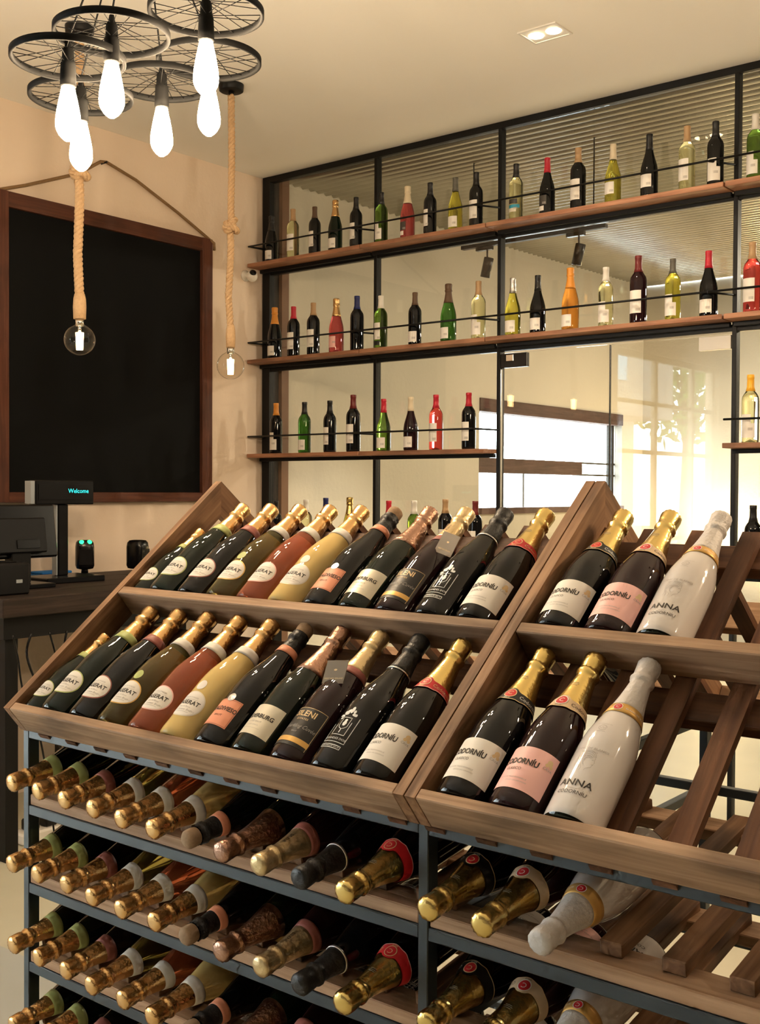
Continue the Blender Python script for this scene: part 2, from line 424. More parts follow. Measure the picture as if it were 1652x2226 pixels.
slab('mullion', ID, (XL-.10, 8.28, W2[2]+.05), (XL-.09, 8.30, 1.695), 'black_steel', t)
slab('pane', ID, (XL-.075, W2[0], W2[2]+.05), (XL-.069, W2[1], 2.185), 'glass_pane', t, 0)

# outdoors
structure('ground', MB().box((-45, -40, -.16), (XL-.2, 45, -.1)), 'pavement', 'pale paving outside the windows', 'ground')
def tree(x, y, h, rx, label):
    t = thing('tree', label, 'tree', T(x, y, -.1), 'trees outside')
    part('trunk', MB().tube([(0,0,0), (.1,.05,h*.4), (-.05,.1,h*.75)], [.16,.11,.05], 8), 'bark', t)
    for k in range(3):
        a = k*2.1; part('branch', MB().tube([(.1,.05,h*.4), (math.cos(a)*rx*.6, math.sin(a)*rx*.6, h*.75)], [.07,.02], 6), 'bark', t)
    mb = MB()
    for i in range(1500):
        while True:
            p = Vector((random.uniform(-1,1), random.uniform(-1,1), random.uniform(-1,1)))
            if p.length < 1: break
        c = Vector((p.x*rx, p.y*rx, h*.72+p.z*h*.33)); u = Vector((random.gauss(0,1), random.gauss(0,1), random.gauss(0,1))).normalized(); w = u.orthogonal().normalized(); l = .16
        mb.add([c-u*l, c+w*l*.5, c+u*l, c-w*l*.5], [(0,1,2,3)])
    part('foliage', mb, 'leaf', t)['kind'] = 'stuff'
tree(-9.9, -12.7, 6.6, 1.6, 'green leafy tree mirrored in the upper part of the right glass door')
t = thing('house', 'grey and white house across the yard, mirrored in the glass doors', 'house', T(-11, -6.5, -.1))
part('lower_wall', MB().box((-2, -3.6, 0), (1.2, 3.5, 3.0)), 'house_white', t)
part('upper_wall', MB().box((-2, -3.6, 3.0), (2.0, 3.5, 5.6)), 'house_grey', t)
part('roof', MB().prism([(-4.0, 5.6), (3.9, 5.6), (-.05, 7.2)], -2.2, 2.2, 0), 'house_grey', t)
for y in (-1.6, .4): part('window', MB().box((2.0, y, 3.6), (2.03, y+.8, 4.7)), 'house_blue', t)

# ------------------------------------------------------------------ glass partition, doors
PX = [-4.061, -3.222, -1.952, -1.06, -.17, .8, 1.8]
t = tag(thing('window_3', 'black steel framed glass partition between shop and back room', 'partition', T(-2, YG+.03, 0)), 'black steel framed glass partition between shop and back room', kind='structure')
slab('post', ID, (XL+.012, YG, 0), (XL+.075, YG+.085, ZC), 'black_steel', t)
slab('jamb', ID, (XL+.012, YG+.086, 0), (XL+.10, YG+.15, 3.49), 'jamb_wood', t)
for x in PX: slab('post', ID, (x, YG, 0), (x+.021, YG+.045, ZC-.036), 'black_steel', t)
slab('top_rail', ID, (XL+.075, YG, ZC-.036), (XR, YG+.045, ZC-.001), 'black_steel', t)
for z in (2.898, 2.303): slab('transom', ID, (XL+.075, YG+.006, z-.02), (XR, YG+.040, z+.012), 'black_steel', t)
edges = [XL+.075]+PX+[XR]
for i in range(len(edges)-1):
    a = edges[i]+(.021 if i else 0); b = edges[i+1]
    lows = ((2.912, 3.448), (2.318, 2.876)) if i == 2 else ((2.912, 3.448), (2.318, 2.876), (.02, 2.281))
    for z0, z1 in lows: slab('pane', ID, (a+.001, YG+.020, z0), (b-.001, YG+.027, z1), 'glass_pane', t, 0)
for n, a, b, lab in (('door_1', -3.196, -2.574, 'left frameless glass door leaf with a black hinge patch at its top corner'), ('door_2', -2.566, -1.957, 'right frameless glass door leaf with a pale metal patch at its top corner')):
    d = tag(thing(n, lab, 'door', T((a+b)/2, YG+.02, .01)), lab, kind='structure')
    slab('pane', ID, (a, YG+.012, .012), (b, YG+.022, 2.272), 'glass_pane', d, 0)
    if n == 'door_1':
        slab('hinge_patch', ID, (a-.004, YG+.004, 2.195), (a+.155, YG+.03, 2.268), 'plastic_black', d)
        slab('hinge_plate', ID, (a+.03, YG+.001, 2.228), (a+.075, YG+.006, 2.262), 'chrome', d)
        slab('edge_strip', ID, (a-.012, YG+.008, .02), (a-.004, YG+.026, 2.19), 'chrome', d)
        slab('edge_strip', ID, (b+.001, YG+.010, .02), (b+.006, YG+.024, 2.27), 'plastic_black', d)
    else:
        slab('hinge_patch', ID, (b-.155, YG+.004, 2.205), (b-.002, YG+.03, 2.268), 'metal_white', d)
    slab('pull_handle', ID, ((b-.07 if n == 'door_1' else a+.045), YG-.035, .78), ((b-.045 if n == 'door_1' else a+.07), YG-.012, 1.08), 'chrome', d)
    for z in (.80, 1.06): slab('handle_standoff', ID, ((b-.065 if n == 'door_1' else a+.05), YG-.012, z-.008), ((b-.05 if n == 'door_1' else a+.065), YG+.012, z+.008), 'chrome', d)

# shelves in front of the posts, one plank per bay
SH = {1: 2.934, 2: 2.345, 3: 1.768, 4: 1.19}
WORD = {1: 'top', 2: 'second', 3: 'third', 4: 'lowest'}
BAYS = {1: (XL+.012, -4.062, 'left bay beside the blackboard wall'), 2: (-4.058, -3.216, 'middle bay left of the glass doors'), 3: (-3.210, -1.949, 'bay above the glass doors'), 4: (-1.941, -.45, 'right bay at the picture edge')}
for s, z in SH.items():
    for bay, (a, b, w) in BAYS.items():
        if bay == 3 and s > 2: continue
        if bay == 4 and s >= 3: a -= .0
        t = thing('wall_shelf', 'brown plank shelf with black guard rail, %s shelf, %s' % (WORD[s], w), 'shelf', T((a+b)/2, 4.93, z-.023), 'plank shelves on the glass partition')
        slab('plank', ID, (a, 4.868, z-.023), (b, 4.996, z), 'wood_shelf', t, .002)
        slab('support_bar', ID, (a+.005, 4.972, z-.044), (b-.005, 4.997, z-.0235), 'black_steel', t)
        mb = MB(); zr = z+.106; yr = 4.876
        e1 = b-.075 if bay != 4 else b
        a1 = a+.002 if bay == 1 or (bay == 4 and s > 2) else a-.075
        mb.bar((a1, yr, zr), (e1, yr, zr), .0052)
        part('guard_rail', mb, 'black_steel', t, ID)
        for x, xp in ([(e1, b+.008)] if bay != 4 else []):
            part('rail_bracket', MB().bar((x, yr, zr), (xp, 4.999, zr-.004), .0052), 'black_steel', t, ID)
        if bay == 1: part('rail_bracket', MB().bar((a+.006, yr, zr), (a+.03, 4.998, zr), .0052), 'black_steel', t, ID)

# ------------------------------------------------------------------ bottle kinds
def interp(prof):
    pts = sorted([(z, r) for z, r in prof if r > .009 and z > .0015])
    def f(z):
        if z <= pts[0][0]: return pts[0][1]
        for (a, ra), (b, rb) in zip(pts, pts[1:]):
            if z <= b: return ra+(rb-ra)*(z-a)/(b-a) if b > a else rb
        return pts[-1][1]
    return f
CH = [(.020,0),(.014,.014),(.006,.027),(.001,.034),(0,.037),(.0015,.0405),(.006,.0432),(.014,.0440),(.05,.0442),(.128,.0442),(.142,.0435),(.156,.0418),(.170,.0389),(.184,.0352),(.198,.0312),(.212,.0273),(.226,.0240),(.240,.0212),(.254,.0190),(.268,.0172),(.282,.0158),(.296,.0150),(.300,.0148),(.300,0)]
BX = [(.016,0),(.008,.018),(.001,.029),(0,.032),(.0015,.0350),(.006,.0370),(.014,.0375),(.183,.0378),(.196,.0368),(.207,.0335),(.216,.0280),(.224,.0222),(.232,.0180),(.242,.0155),(.262,.0145),(.284,.0140),(.286,.0150),(.298,.0150),(.300,.0135),(.300,0)]
BG = [(.016,0),(.008,.018),(.001,.032),(0,.035),(.0015,.0385),(.006,.0405),(.014,.0410),(.118,.0412),(.134,.0403),(.150,.0375),(.166,.0332),(.182,.0284),(.198,.0236),(.214,.0196),(.230,.0170),(.250,.0152),(.284,.0142),(.286,.0150),(.298,.0150),(.300,.0135),(.300,0)]
rCH, rBX, rBG = interp(CH), interp(BX), interp(BG)
MESH = {}
def memo(key, fn):
    if key not in MESH: MESH[key] = fn()
    return MESH[key]
def fix_smooth(me): return me
def foil_mesh(z0, crumple=.05, top=.320, cut=None):
    rnd = random.Random(int(z0*1e4))
    prof = [(z, rCH(z)+.0007) for z in [z0+(.268-z0)*i/6 for i in range(7)]]
    prof += [(.271,.0170),(.275,.0182),(.2785,.0202),(.2825,.0203),(.286,.0182),(.2895,.0174),(.295,.0181),(.304,.0189),(.3125,.0192),(.3163,.0186),(.3188,.0160),(.3201,.0095),(.3205,0)]
    if cut: prof = [p for p in prof if p[0] <= cut]
    prof = [(z0, rCH(z0)+.0001)]+prof
    J = {}
    def jit(z, k):
        if z < .272: return 0
        J.setdefault((z, k), rnd.uniform(-crumple, crumple)); return J[(z, k)]*.7+crumple*.8*(1 if k % 2 else -1)*(1 if z > .285 else .4)*(z < .3195)
    return MB().lathe(prof, 28, jitter=jit).mesh('foil')
def ring_mesh(rf, z0, z1, off, n=3):
    zs = [z0+(z1-z0)*i/n for i in range(n+1)]
    return MB().lathe([(z0, rf(z0)+off*.3)]+[(z, rf(z)+off) for z in zs]+[(z1, rf(z1)+off*.3)], 32).mesh('band')
def ovalish(D, m=0): return D.ellipse(0, 0, .0345+m, .0275+m, 40, 6, 2.2)

def oval_kind(glass, border, band, neck_dot=None, z=.068):
    P = [('glass', memo('CH', lambda: MB().lathe(CH, 40).mesh('glass')), glass, None),
         ('foil', memo('foil218', lambda: foil_mesh(.228)), 'foil_gold', None),
         ('neck_band', memo('nband', lambda: ring_mesh(rCH, .214, .234, .0012)), band, None)]
    P.append(('label_border', memo('ovb', lambda: ovalish(D2(), .0022).wrap(rCH, .068, .0004, 'label')), border, None))
    P.append(('label', memo('ov', lambda: ovalish(D2()).wrap(rCH, .068, .0007, 'label')), 'paper_white', None))
    P.append(('lettering', memo('ovt', lambda: D2().text('PASERAT', 0, .002, .0125, 1.12, 0, .0003).wrap(rCH, .068, .0010, 'lettering')), 'ink', 4))
    def small():
        d = D2().text('MAISON FONDEE', 0, .014, .0045).text('Blanc de Blancs', 0, -.008, .0048).text('Cremant  Brut', .002, -.0145, .0062, shear=.2).text('75 cl', .024, -.0145, .004).stroke([(-.024,.0095), (.02,.0095)], .0005).stroke([(-.02,-.0195),(.018,-.0195)], .0005); return d.wrap(rCH, .068, .0010, 'lettering')
    P.append(('small_print', memo('ovs', small), 'ink_grey', 4))
    if neck_dot: P.append(('neck_seal', memo('dot', lambda: D2().ellipse(0, 0, .0115, .011).wrap(rCH, .113, .0006, 'seal')), neck_dot, None))
    return P
def rect_label(x0, x1, z0, z1, rf, name='label', a0=0): return D2().grid(x0, x1, -(z1-z0)/2, (z1-z0)/2, 22, 3).wrap(rf, (z0+z1)/2, .0006, name, a0)

def cod_kind(glass, label, collar, collar_txt, trim):
    P = [('glass', memo('CH', None), glass, None), ('foil', memo('foil200', lambda: foil_mesh(.200)), 'foil_brass', None),
         ('label', memo('codl', lambda: rect_label(-.040, .052, .026, .100, rCH)), label, None)]
    P.append(('lettering', memo('codt', lambda: D2().text('CODORN\u00cdU', -.005, .010, .0138, .84, 0, .0004).text('CLASICO', -.010, -.0035, .0068, 1.0).wrap(rCH, .063, .0011, 'lettering')), 'ink', 2))
    P.append(('small_print', memo('cods', lambda: D2().text('CAVA', .040, .012, .0058).text('METHODE TRADITIONNELLE', -.004, -.019, .0036).text('GRAND CRU ESPUMOSO', .004, -.0245, .0032).wrap(rCH, .063, .0011, 'lettering')), 'ink_grey', 2))
    P.append(('gold_crest', memo('codg', lambda: D2().ellipse(.040, .0235, .0045, .005, 14, 2).ellipse(.0365, .0185, .003, .003, 10, 2).ellipse(.0435, .0185, .003, .003, 10, 2).wrap(rCH, .063, .0010, 'crest')), 'ink_gold', 2))
    def coll():
        # collar with a drop at the front, rising round the medallion
        D = D2(); R0 = rCH(.2); n = 44; vs = []; fs = []
        for i in range(n+1):
            x = -math.pi*R0*.98+2*math.pi*R0*.98*i/n; u = abs(x)
            lo = -.0125+.0035*(1-math.exp(-(u/.012)**2))-.002*math.exp(-((u-.02)/.006)**2); hi = .0085+.0075*math.exp(-(u/.0115)**4)
            for j in range(4): vs.append((x, lo+(hi-lo)*j/3))
        for i in range(n):
            for j in range(3): fs.append((i*4+j, (i+1)*4+j, (i+1)*4+j+1, i*4+j+1))
        return D.add(vs, fs).wrap(rCH, .2, .0016, 'collar')
    P.append(('collar', memo('collar', coll), collar, None)); ci = len(P)-1
    P.append(('collar_trim', memo('ctrim', lambda: D2().stroke([(x*.002, -.0125+.0035*(1-math.exp(-(abs(x*.002)/.012)**2))-.002*math.exp(-((abs(x*.002)-.02)/.006)**2)+.0008) for x in range(-40, 41)], .0012).wrap(rCH, .2, .0019, 'trim')), trim, ci))
    P.append(('medallion', memo('med', lambda: D2().ellipse(0, .003, .0098, .0098, 28, 3).wrap(rCH, .2, .0019, 'medallion')), 'paper_red' if collar != 'paper_red' else 'paper_red', ci))
    P.append(('medallion_ring', memo('medr', lambda: D2().stroke([(.0098*math.cos(a*math.pi/14), .003+.0098*math.sin(a*math.pi/14)) for a in range(28)], .0014, True).text('C', 0, .003, .0125).wrap(rCH, .2, .0022, 'ring')), 'ink_gold' if collar != 'paper_buff' else 'paper_white', ci))
    P.append(('collar_lettering', memo('colt', lambda: D2().text('Codorn\u00edu', .036, -.001, .0095).text('BRUT', 0, -.0095, .004).wrap(rCH, .2, .0021, 'lettering')), collar_txt, ci))
    P.append(('foil_print', memo('foilp', lambda: D2().stroke([(-.006, .004), (.006, .004)], .0006).stroke([(-.007, .001), (.007, .001)], .0006).stroke([(-.005, -.002), (.005, -.002)], .0006).wrap(rCH, .245, .0013, 'print')), 'ink_grey', 1))
    return P
memo('CH', lambda: MB().lathe(CH, 40).mesh('glass'))

def anna_lines():
    d = D2()
    def arc(cx, cy, rx, ry, a0, a1, n=12): return [(cx+rx*math.cos(R(a0+(a1-a0)*i/n)), cy+ry*math.sin(R(a0+(a1-a0)*i/n))) for i in range(n+1)]
    w = .0006
    for k in range(5): d.stroke(arc(.000+k*.0008, .006-k*.0012, .0145-k*.0022, .013-k*.0018, 15+k*6, 215-k*9), w)
    d.stroke([(.0130,.010),(.0138,.006),(.0132,.003),(.0148,-.001),(.0136,-.0025),(.0140,-.0045),(.0125,-.006),(.0122,-.009),(.009,-.0105)], w)
    d.stroke([(.009,-.0105),(.0055,-.012),(.004,-.016)], w); d.stroke([(.0095,.003),(.012,.0035)], w*1.6); d.stroke([(.011,-.0045),(.0138,-.0042)], w*1.4)
    d.stroke([(-.013,-.001),(-.011,-.008),(-.0125,-.014)], w); d.stroke([(-.010,-.003),(-.007,-.010),(-.008,-.016)], w); d.stroke([(-.006,-.006),(-.002,-.012),(-.003,-.017)], w)
    d.stroke(arc(.002, .000, .006, .007, 60, 250), w); d.stroke(arc(.001, .003, .010, .006, 40, 150), w)
    return d
def anna_kind():
    P = [('glass', memo('CH', None), 'glass_white', None),
         ('base', memo('annab', lambda: MB().lathe([(.0195,0),(.013,.0138),(.005,.0268),(.0003,.0338),(-.0006,.037),(.0012,.0408),(.004,.0428)], 40).mesh('base')), 'glass_green', None),
         ('foil', memo('foil208', lambda: foil_mesh(.212, .03)), 'foil_white', None),
         ('neck_band', memo('annaband', lambda: ring_mesh(rCH, .196, .215, .0013)), 'paper_gold', None),
         ('medallion', memo('annamed', lambda: D2().ellipse(0, 0, .0068, .0068, 24, 3).wrap(rCH, .206, .0018, 'medallion')), 'paper_red', 3),
         ('medallion_ring', memo('annar', lambda: D2().stroke([(.0068*math.cos(a*math.pi/12), .0068*math.sin(a*math.pi/12)) for a in range(24)], .001, True).text('C', 0, 0, .009).wrap(rCH, .206, .0021, 'ring')), 'paper_white', 3),
         ('band_lettering', memo('annabl', lambda: D2().text('BLANC DE BLANCS', .034, -.001, .0042, 1.2).wrap(rCH, .206, .0020, 'lettering')), 'ink_white', 3),
         ('lettering', memo('annat', lambda: D2().text('ANNA', .001, .002, .0155, 1.2, 0, .0002).text('CODORN\u00cdU', .001, -.0135, .0085, 1.05).stroke([(-.006,-.0075),(.008,-.0075)], .0003).wrap(rCH, .052, .0006, 'lettering')), 'ink', 0),
         ('portrait', memo('annap', lambda: anna_lines().wrap(rCH, .092, .0006, 'portrait')), 'ink_grey', 0),
         ('crest', memo('annac', lambda: D2().stroke([(.0065*math.cos(a*.4), .005*math.sin(a*.4)) for a in range(16)], .0008).stroke([(-.005,.001),(-.002,-.002),(0,.002),(.002,-.002),(.005,.001)], .0007).wrap(rCH, .1555, .0006, 'crest')), 'ink_grey', 0),
         ('small_print', memo('annas', lambda: D2().text('BLANC DE BLANCS', 0, .0, .0052, 1.25).text('BRUT RESERVA', 0, -.006, .0036, 1.1).text('CASA FUNDADA 1551', 0, .049, .0028).stroke([(-.007,.0335),(.007,.0335)], .0007).wrap(rCH, .1145, .0006, 'lettering')), 'ink_grey', 0)]
    return P
def crest():
    d = D2(); w = .0011
    d.stroke([(-.022,.012),(-.022,-.024),(.022,-.024),(.022,.030)], w); d.stroke([(-.013,.012),(-.013,-.0095),(.013,-.0095),(.013,.018)], w)
    d.stroke([(-.0085,.026),(-.0085,.008),(-.005,.004),(0,.002),(.005,.004),(.0085,.008),(.0085,.026)], w, True)
    d.stroke([(0,.002),(0,-.006)], .0016); d.stroke([(-.020,-.036),(.020,-.036),(.020,-.030),(-.020,-.030)], w, True)
    d.ellipse(0, .014, .0042, .006, 6, 2); d.ellipse(0, .020, .003, .003, 8, 2)
    rn = random.Random(3)
    for k in range(16):
        a = rn.uniform(-.3, math.pi+.3); rr = rn.uniform(.011, .017); d.ellipse(rr*math.cos(a), .026+.9*rr*math.sin(a), rn.uniform(.0015,.004), rn.uniform(.0015,.004), 7, 2)
    d.ellipse(0, .043, .0035, .0065, 8, 2)
    d.text('GRANDES DOS', 0, -.0175, .0058, 1.1).text('ESPUMANTE BRUT', 0, -.033, .0040, 1.1)
    return d
def kind_parts():
    K = {}
    K['oval_green'] = oval_kind('glass_green', 'paper_lgreen', 'paper_lgreen')
    K['oval_maroon'] = oval_kind('glass_black', 'paper_maroon', 'paper_maroon')
    K['oval_olive'] = oval_kind('glass_olive', 'paper_gold', 'paper_white', 'paper_lgreen')
    K['oval_rose'] = oval_kind('glass_rose', 'paper_pink', 'paper_white')
    K['oval_blond'] = oval_kind('glass_blond', 'paper_cream', 'paper_white', 'paper_white')
    g = MESH['CH']
    K['orange'] = [('glass', g, 'glass_black', None), ('foil', memo('foil222', lambda: foil_mesh(.236, .05, cut=.301)), 'foil_black', None),
        ('cork', memo('cork', lambda: MB().lathe([(.296,.0165),(.304,.0176),(.314,.0172),(.3185,.013),(.3195,0)], 20).mesh('cork')), 'cork', None),
        ('neck_band', memo('nb2', lambda: ring_mesh(rCH, .236, .252, .0014)), 'paper_orange', None),
        ('label', memo('orl', lambda: rect_label(-.030, .030, .034, .093, rCH)), 'paper_orange', None),
        ('label_border', memo('orb', lambda: D2().stroke([(-.028,-.0275),(.028,-.0275),(.028,.0275),(-.028,.0275)], .0008, True).wrap(rCH, .0635, .0009, 'border')), 'paper_maroon', 4),
        ('lettering', memo('ort', lambda: D2().text('VALDIVIESO', .001, .007, .0125, .86, 0, .0003).text('BRUT', -.002, -.008, .006, 1.3).wrap(rCH, .0635, .0010, 'lettering')), 'ink', 4),
        ('seal', memo('ors', lambda: D2().ellipse(0, 0, .0085, .0085).wrap(rCH, .097, .0013, 'seal')), 'foil_silver', 4)]
    K['cream'] = [('glass', g, 'glass_green', None), ('foil', memo('foil190', lambda: foil_mesh(.196)), 'foil_copper', None),
        ('label', memo('crl', lambda: rect_label(-.044, .044, .030, .095, rCH)), 'paper_cream', None),
        ('lettering', memo('crt', lambda: D2().text('NEDERBURG', 0, .006, .0118, 1.0, 0, .0003).wrap(rCH, .0625, .0010, 'lettering')), 'ink', 2),
        ('small_print', memo('crs', lambda: D2().text('CUV\u00c9E BRUT', 0, -.006, .0045, 1.2).text('SOUTH AFRICA', 0, -.0135, .0032, 1.2).stroke([(-.02,-.02),(.02,-.02)], .0004).wrap(rCH, .0625, .0010, 'lettering')), 'ink_grey', 2)]
    K['slate'] = [('glass', g, 'glass_maroon', None), ('foil', memo('foil214', lambda: foil_mesh(.216, .015)), 'foil_cream', None),
        ('neck_band', memo('slb', lambda: ring_mesh(rCH, .203, .219, .0011)), 'paper_maroon', None),
        ('foil_lettering', memo('slf', lambda: D2().add([(-y, x) for x, y in text2d('SILENI', .0085)[0]], text2d('SILENI', .0085)[1]).wrap(rCH, .248, .0014, 'lettering')), 'ink', 1),
        ('label', memo('sll', lambda: rect_label(-.040, .040, .024, .103, rCH)), 'paper_black', None),
        ('label_border', memo('slbo', lambda: D2().stroke([(.0388,-.039),(.0388,.0387),(-.0388,.0387),(-.0388,-.039)], .0009).wrap(rCH, .0635, .0009, 'border')), 'ink_gold', 4),
        ('gold_stripe', memo('slst', lambda: D2().grid(-.040, .040, -.005, .005, 22, 1).wrap(rCH, .036, .0010, 'stripe')), 'paper_gold', 4),
        ('lettering', memo('slt', lambda: D2().text('SILENI', 0, .026, .0165, 1.0, 0, .0003).text('ESTATES', 0, .0145, .0055, 1.2).wrap(rCH, .0635, .0011, 'lettering')), 'ink_gold', 4),
        ('script', memo('sls', lambda: D2().text('Sparkling Cuv\u00e9e', .004, -.001, .0105, .95, .35).text('BRUT', 0, -.012, .004, 1.2).wrap(rCH, .0635, .0011, 'lettering')), 'ink_grey', 4)]
    K['crest'] = [('glass', g, 'glass_black', None), ('foil', memo('foil226', lambda: foil_mesh(.232, .012)), 'foil_black', None),
        ('neck_ring', memo('crr', lambda: ring_mesh(rCH, .229, .2325, .0014, 1)), 'foil_silver', None),
        ('printed_crest', memo('crc', lambda: crest().wrap(rCH, .070, .0006, 'crest')), 'ink_white', 0)]
    K['cod_red'] = cod_kind('glass_black', 'paper_white', 'paper_red', 'ink_gold', 'paper_pink')
    K['cod_black'] = cod_kind('glass_black', 'paper_white', 'paper_black', 'ink_white', 'ink_gold')
    K['cod_pink'] = cod_kind('glass_maroon', 'paper_pink', 'paper_buff', 'ink', 'ink_gold')
    K['anna'] = anna_kind()
    return K
KINDS = kind_parts()
KDESC = {'oval_green': 'dark green sparkling bottle with green bordered oval label', 'oval_maroon': 'near black sparkling bottle with maroon bordered oval label',
 'oval_olive': 'olive glass sparkling bottle with gold bordered oval label', 'oval_rose': 'coral rose sparkling bottle with white oval label',
 'oval_blond': 'golden clear sparkling bottle with pale oval label', 'orange': 'black sparkling bottle with square orange label', 'cream': 'dark sparkling bottle with cream label and copper foil',
 'slate': 'dark brown sparkling bottle with black and gold label', 'crest': 'black sparkling bottle with white printed crest', 'cod_red': 'dark sparkling bottle with red collar and white label',
 'cod_black': 'dark sparkling bottle with black collar and white label', 'cod_pink': 'dark rose sparkling bottle with pink label', 'anna': 'white painted sparkling bottle with gold neck band'}
LDESC = {'oval_green': 'gold foil with green neck band', 'oval_maroon': 'gold foil with maroon neck band', 'oval_olive': 'olive glass, gold foil, pale neck band', 'oval_rose': 'rose wine, gold foil, pale neck band',
 'oval_blond': 'golden wine, gold foil, pale neck band', 'orange': 'black foil with orange band', 'cream': 'long copper grey foil', 'slate': 'cream foil with printed lettering', 'crest': 'plain black foil', 'cod_red': 'gold foil with red collar',
 'cod_black': 'gold foil with black collar', 'cod_pink': 'gold foil with buff collar', 'anna': 'white foil with gold neck band'}
def place(parts, W, name, label, cat, group):
    t = thing(name, label, cat, W, group); made = []
    for nm, me, m, par in parts: made.append(link(nm, me, m, t if par is None else made[par], W))
    return t

# ------------------------------------------------------------------ wine rack: steel frame and two lying shelves sides
TH = R(38.6); c_, s_ = math.cos(TH), math.sin(TH)
YR0, ZR0 = 1.38, 1.0734
RIDGE = YR0+.797*c_
FT = frame((0, YR0, ZR0), (1,0,0), (0,c_,s_), (0,-s_,c_))                       # front trays: u, up the slope, outwards
FB = frame((0, 2*RIDGE-YR0, ZR0), (-1,0,0), (0,-c_,s_), (0,s_,c_))              # back trays (turned half round)
PITCH = .0966
rack = thing('wine_rack', 'blue grey steel frame wine rack with slatted shelves of lying bottles', 'rack', T(-1.0, RIDGE, 0))
YFR, YBK = 1.43, 2*RIDGE-1.43
RX = [-2.152, -1.0635, .026]
ZR = [1.022, .853, .680, .505, .332, .16]
for x in RX:
    for y0, y1 in ((YFR, YFR+.028), (YBK-.028, YBK)): slab('post', ID, (x, y0, 0), (x+.0195, y1, ZR[0]), 'rack_steel', rack)
for z in ZR:
    for a, b in ((RX[0]+.0195, RX[1]), (RX[1]+.0195, RX[2])):
        slab('rail', ID, (a, YFR+.0005, z-.0215), (b, YFR+.022, z), 'rack_steel', rack)
        slab('rail', ID, (a, YBK-.022, z-.0215), (b, YBK-.0005, z), 'rack_steel', rack)
    for x in RX: slab('cross_rail', ID, (x+.001, YFR+.028, z-.0215), (x+.0185, YBK-.028, z-.0005), 'rack_steel', rack)
AL = R(7.5); ta = math.tan(AL)
XS_L = [-2.088+PITCH*i for i in range(11)]
XS_R = [-.981+PITCH*i for i in range(10)]
for r, z in enumerate(ZR[1:5]):
    for a, b in ((RX[0]+.021, RX[1]-.001), (RX[1]+.021, RX[2]-.001)):
        slab('front_board', ID, (a, YFR+.003, z+.0005), (b, YFR+.075, z+.024), 'wood_pale', rack, .002)
        slab('back_board', ID, (a, RIDGE-.09, z+.075), (b, RIDGE-.015, z+.096), 'wood_pale', rack, .002)
    for XS, a, b in ((XS_L, RX[0]+.021, RX[1]), (XS_R, RX[1]+.021, RX[2])):
        for i in range(len(XS)+1):
            x = XS[0]+PITCH*(i-.5); x0, x1 = max(x-.018, a+.001), min(x+.018, b-.001)
            if x1-x0 < .01: continue
            F = frame((0, YFR+.030, z+.0245), (1,0,0), (0, math.cos(AL), math.sin(AL)), (0, -math.sin(AL), math.cos(AL)))
            slab('shelf_slat', F, (x0, .003, .0), (x1, .52, .022), 'wood_tray', rack, .0015)

# sloping display trays on top
def make_tray(F, u0, u1, xs, label, back=False):
    t = thing('display_tray', label, 'tray', F @ T((u0+u1)/2, .02, -.09), 'slatted display trays on the rack')
    poly = [(0, -.0712), (.7402, -.0712), (.797, 0), (0, 0)]
    for a, b in ((u0, u0+.0200), (u1-.0200, u1)):
        W = F @ T((a+b)/2, 0, 0)
        # grain along the board: local x up the slope
        L = MB().prism(poly, -(b-a)/2, (b-a)/2, 1).mesh('side_board')   # (p,t,q): local x = slope, y = thickness, z = out
        G = W @ frame((0,0,0), (0,1,0), (-1,0,0), (0,0,1))
        link('side_board', L, 'wood_tray', t, G)
    slab('ledge_board', F, (u0+.0202, 0, -.0710), (u1-.0202, .0205, -.0003), 'wood_ledge', t, .002)
    slab('middle_board', F, (u0+.0202, .3710, -.0705), (u1-.0202, .3955, -.0004), 'wood_ledge', t, .002)
    for s0 in (.30, .655): slab('batten', F, (u0+.021, s0, -.112), (u1-.021, s0+.06, -.0875), 'wood_slat', t)
    n = len(xs)
    for i in range(n+1):
        x = xs[0]+PITCH*(i-.5); a, b = max(x-.018, u0+.001), min(x+.018, u1-.001)
        if b-a < .01: continue
        W = F @ T((a+b)/2, 0, 0) @ frame((0,0,0), (0,1,0), (-1,0,0), (0,0,1)); w = round((b-a)/2, 4)
        me = memo(('slat', w), lambda: MB().prism([(-.001, -.0872), (.7247, -.0872), (.7375, -.0716), (-.001, -.0716)], -w, w, 1).mesh('slat'))
        link('slat', me, 'wood_slat', t, W)
    return t
UL = (-2.1515, -1.0575); UR = (-1.0545, .0395)
XT_L = [-2.119+PITCH*i for i in range(11)]
XT_R = [-.981+PITCH*i for i in range(10)]
make_tray(FT, *UL, XT_L, 'left front sloping wooden tray holding two rows of eleven sparkling bottles')
make_tray(FT, *UR, XT_R, 'right front sloping wooden tray holding three bottles in each row')
make_tray(FB, -UL[1], -UL[0], [-x for x in XT_L[::-1]], 'left rear wooden tray leaning against the ridge behind the front tray')
make_tray(FB, -UR[1], -UR[0], [-x for x in XT_R[::-1]], 'right rear wooden tray leaning against the ridge behind the front tray')

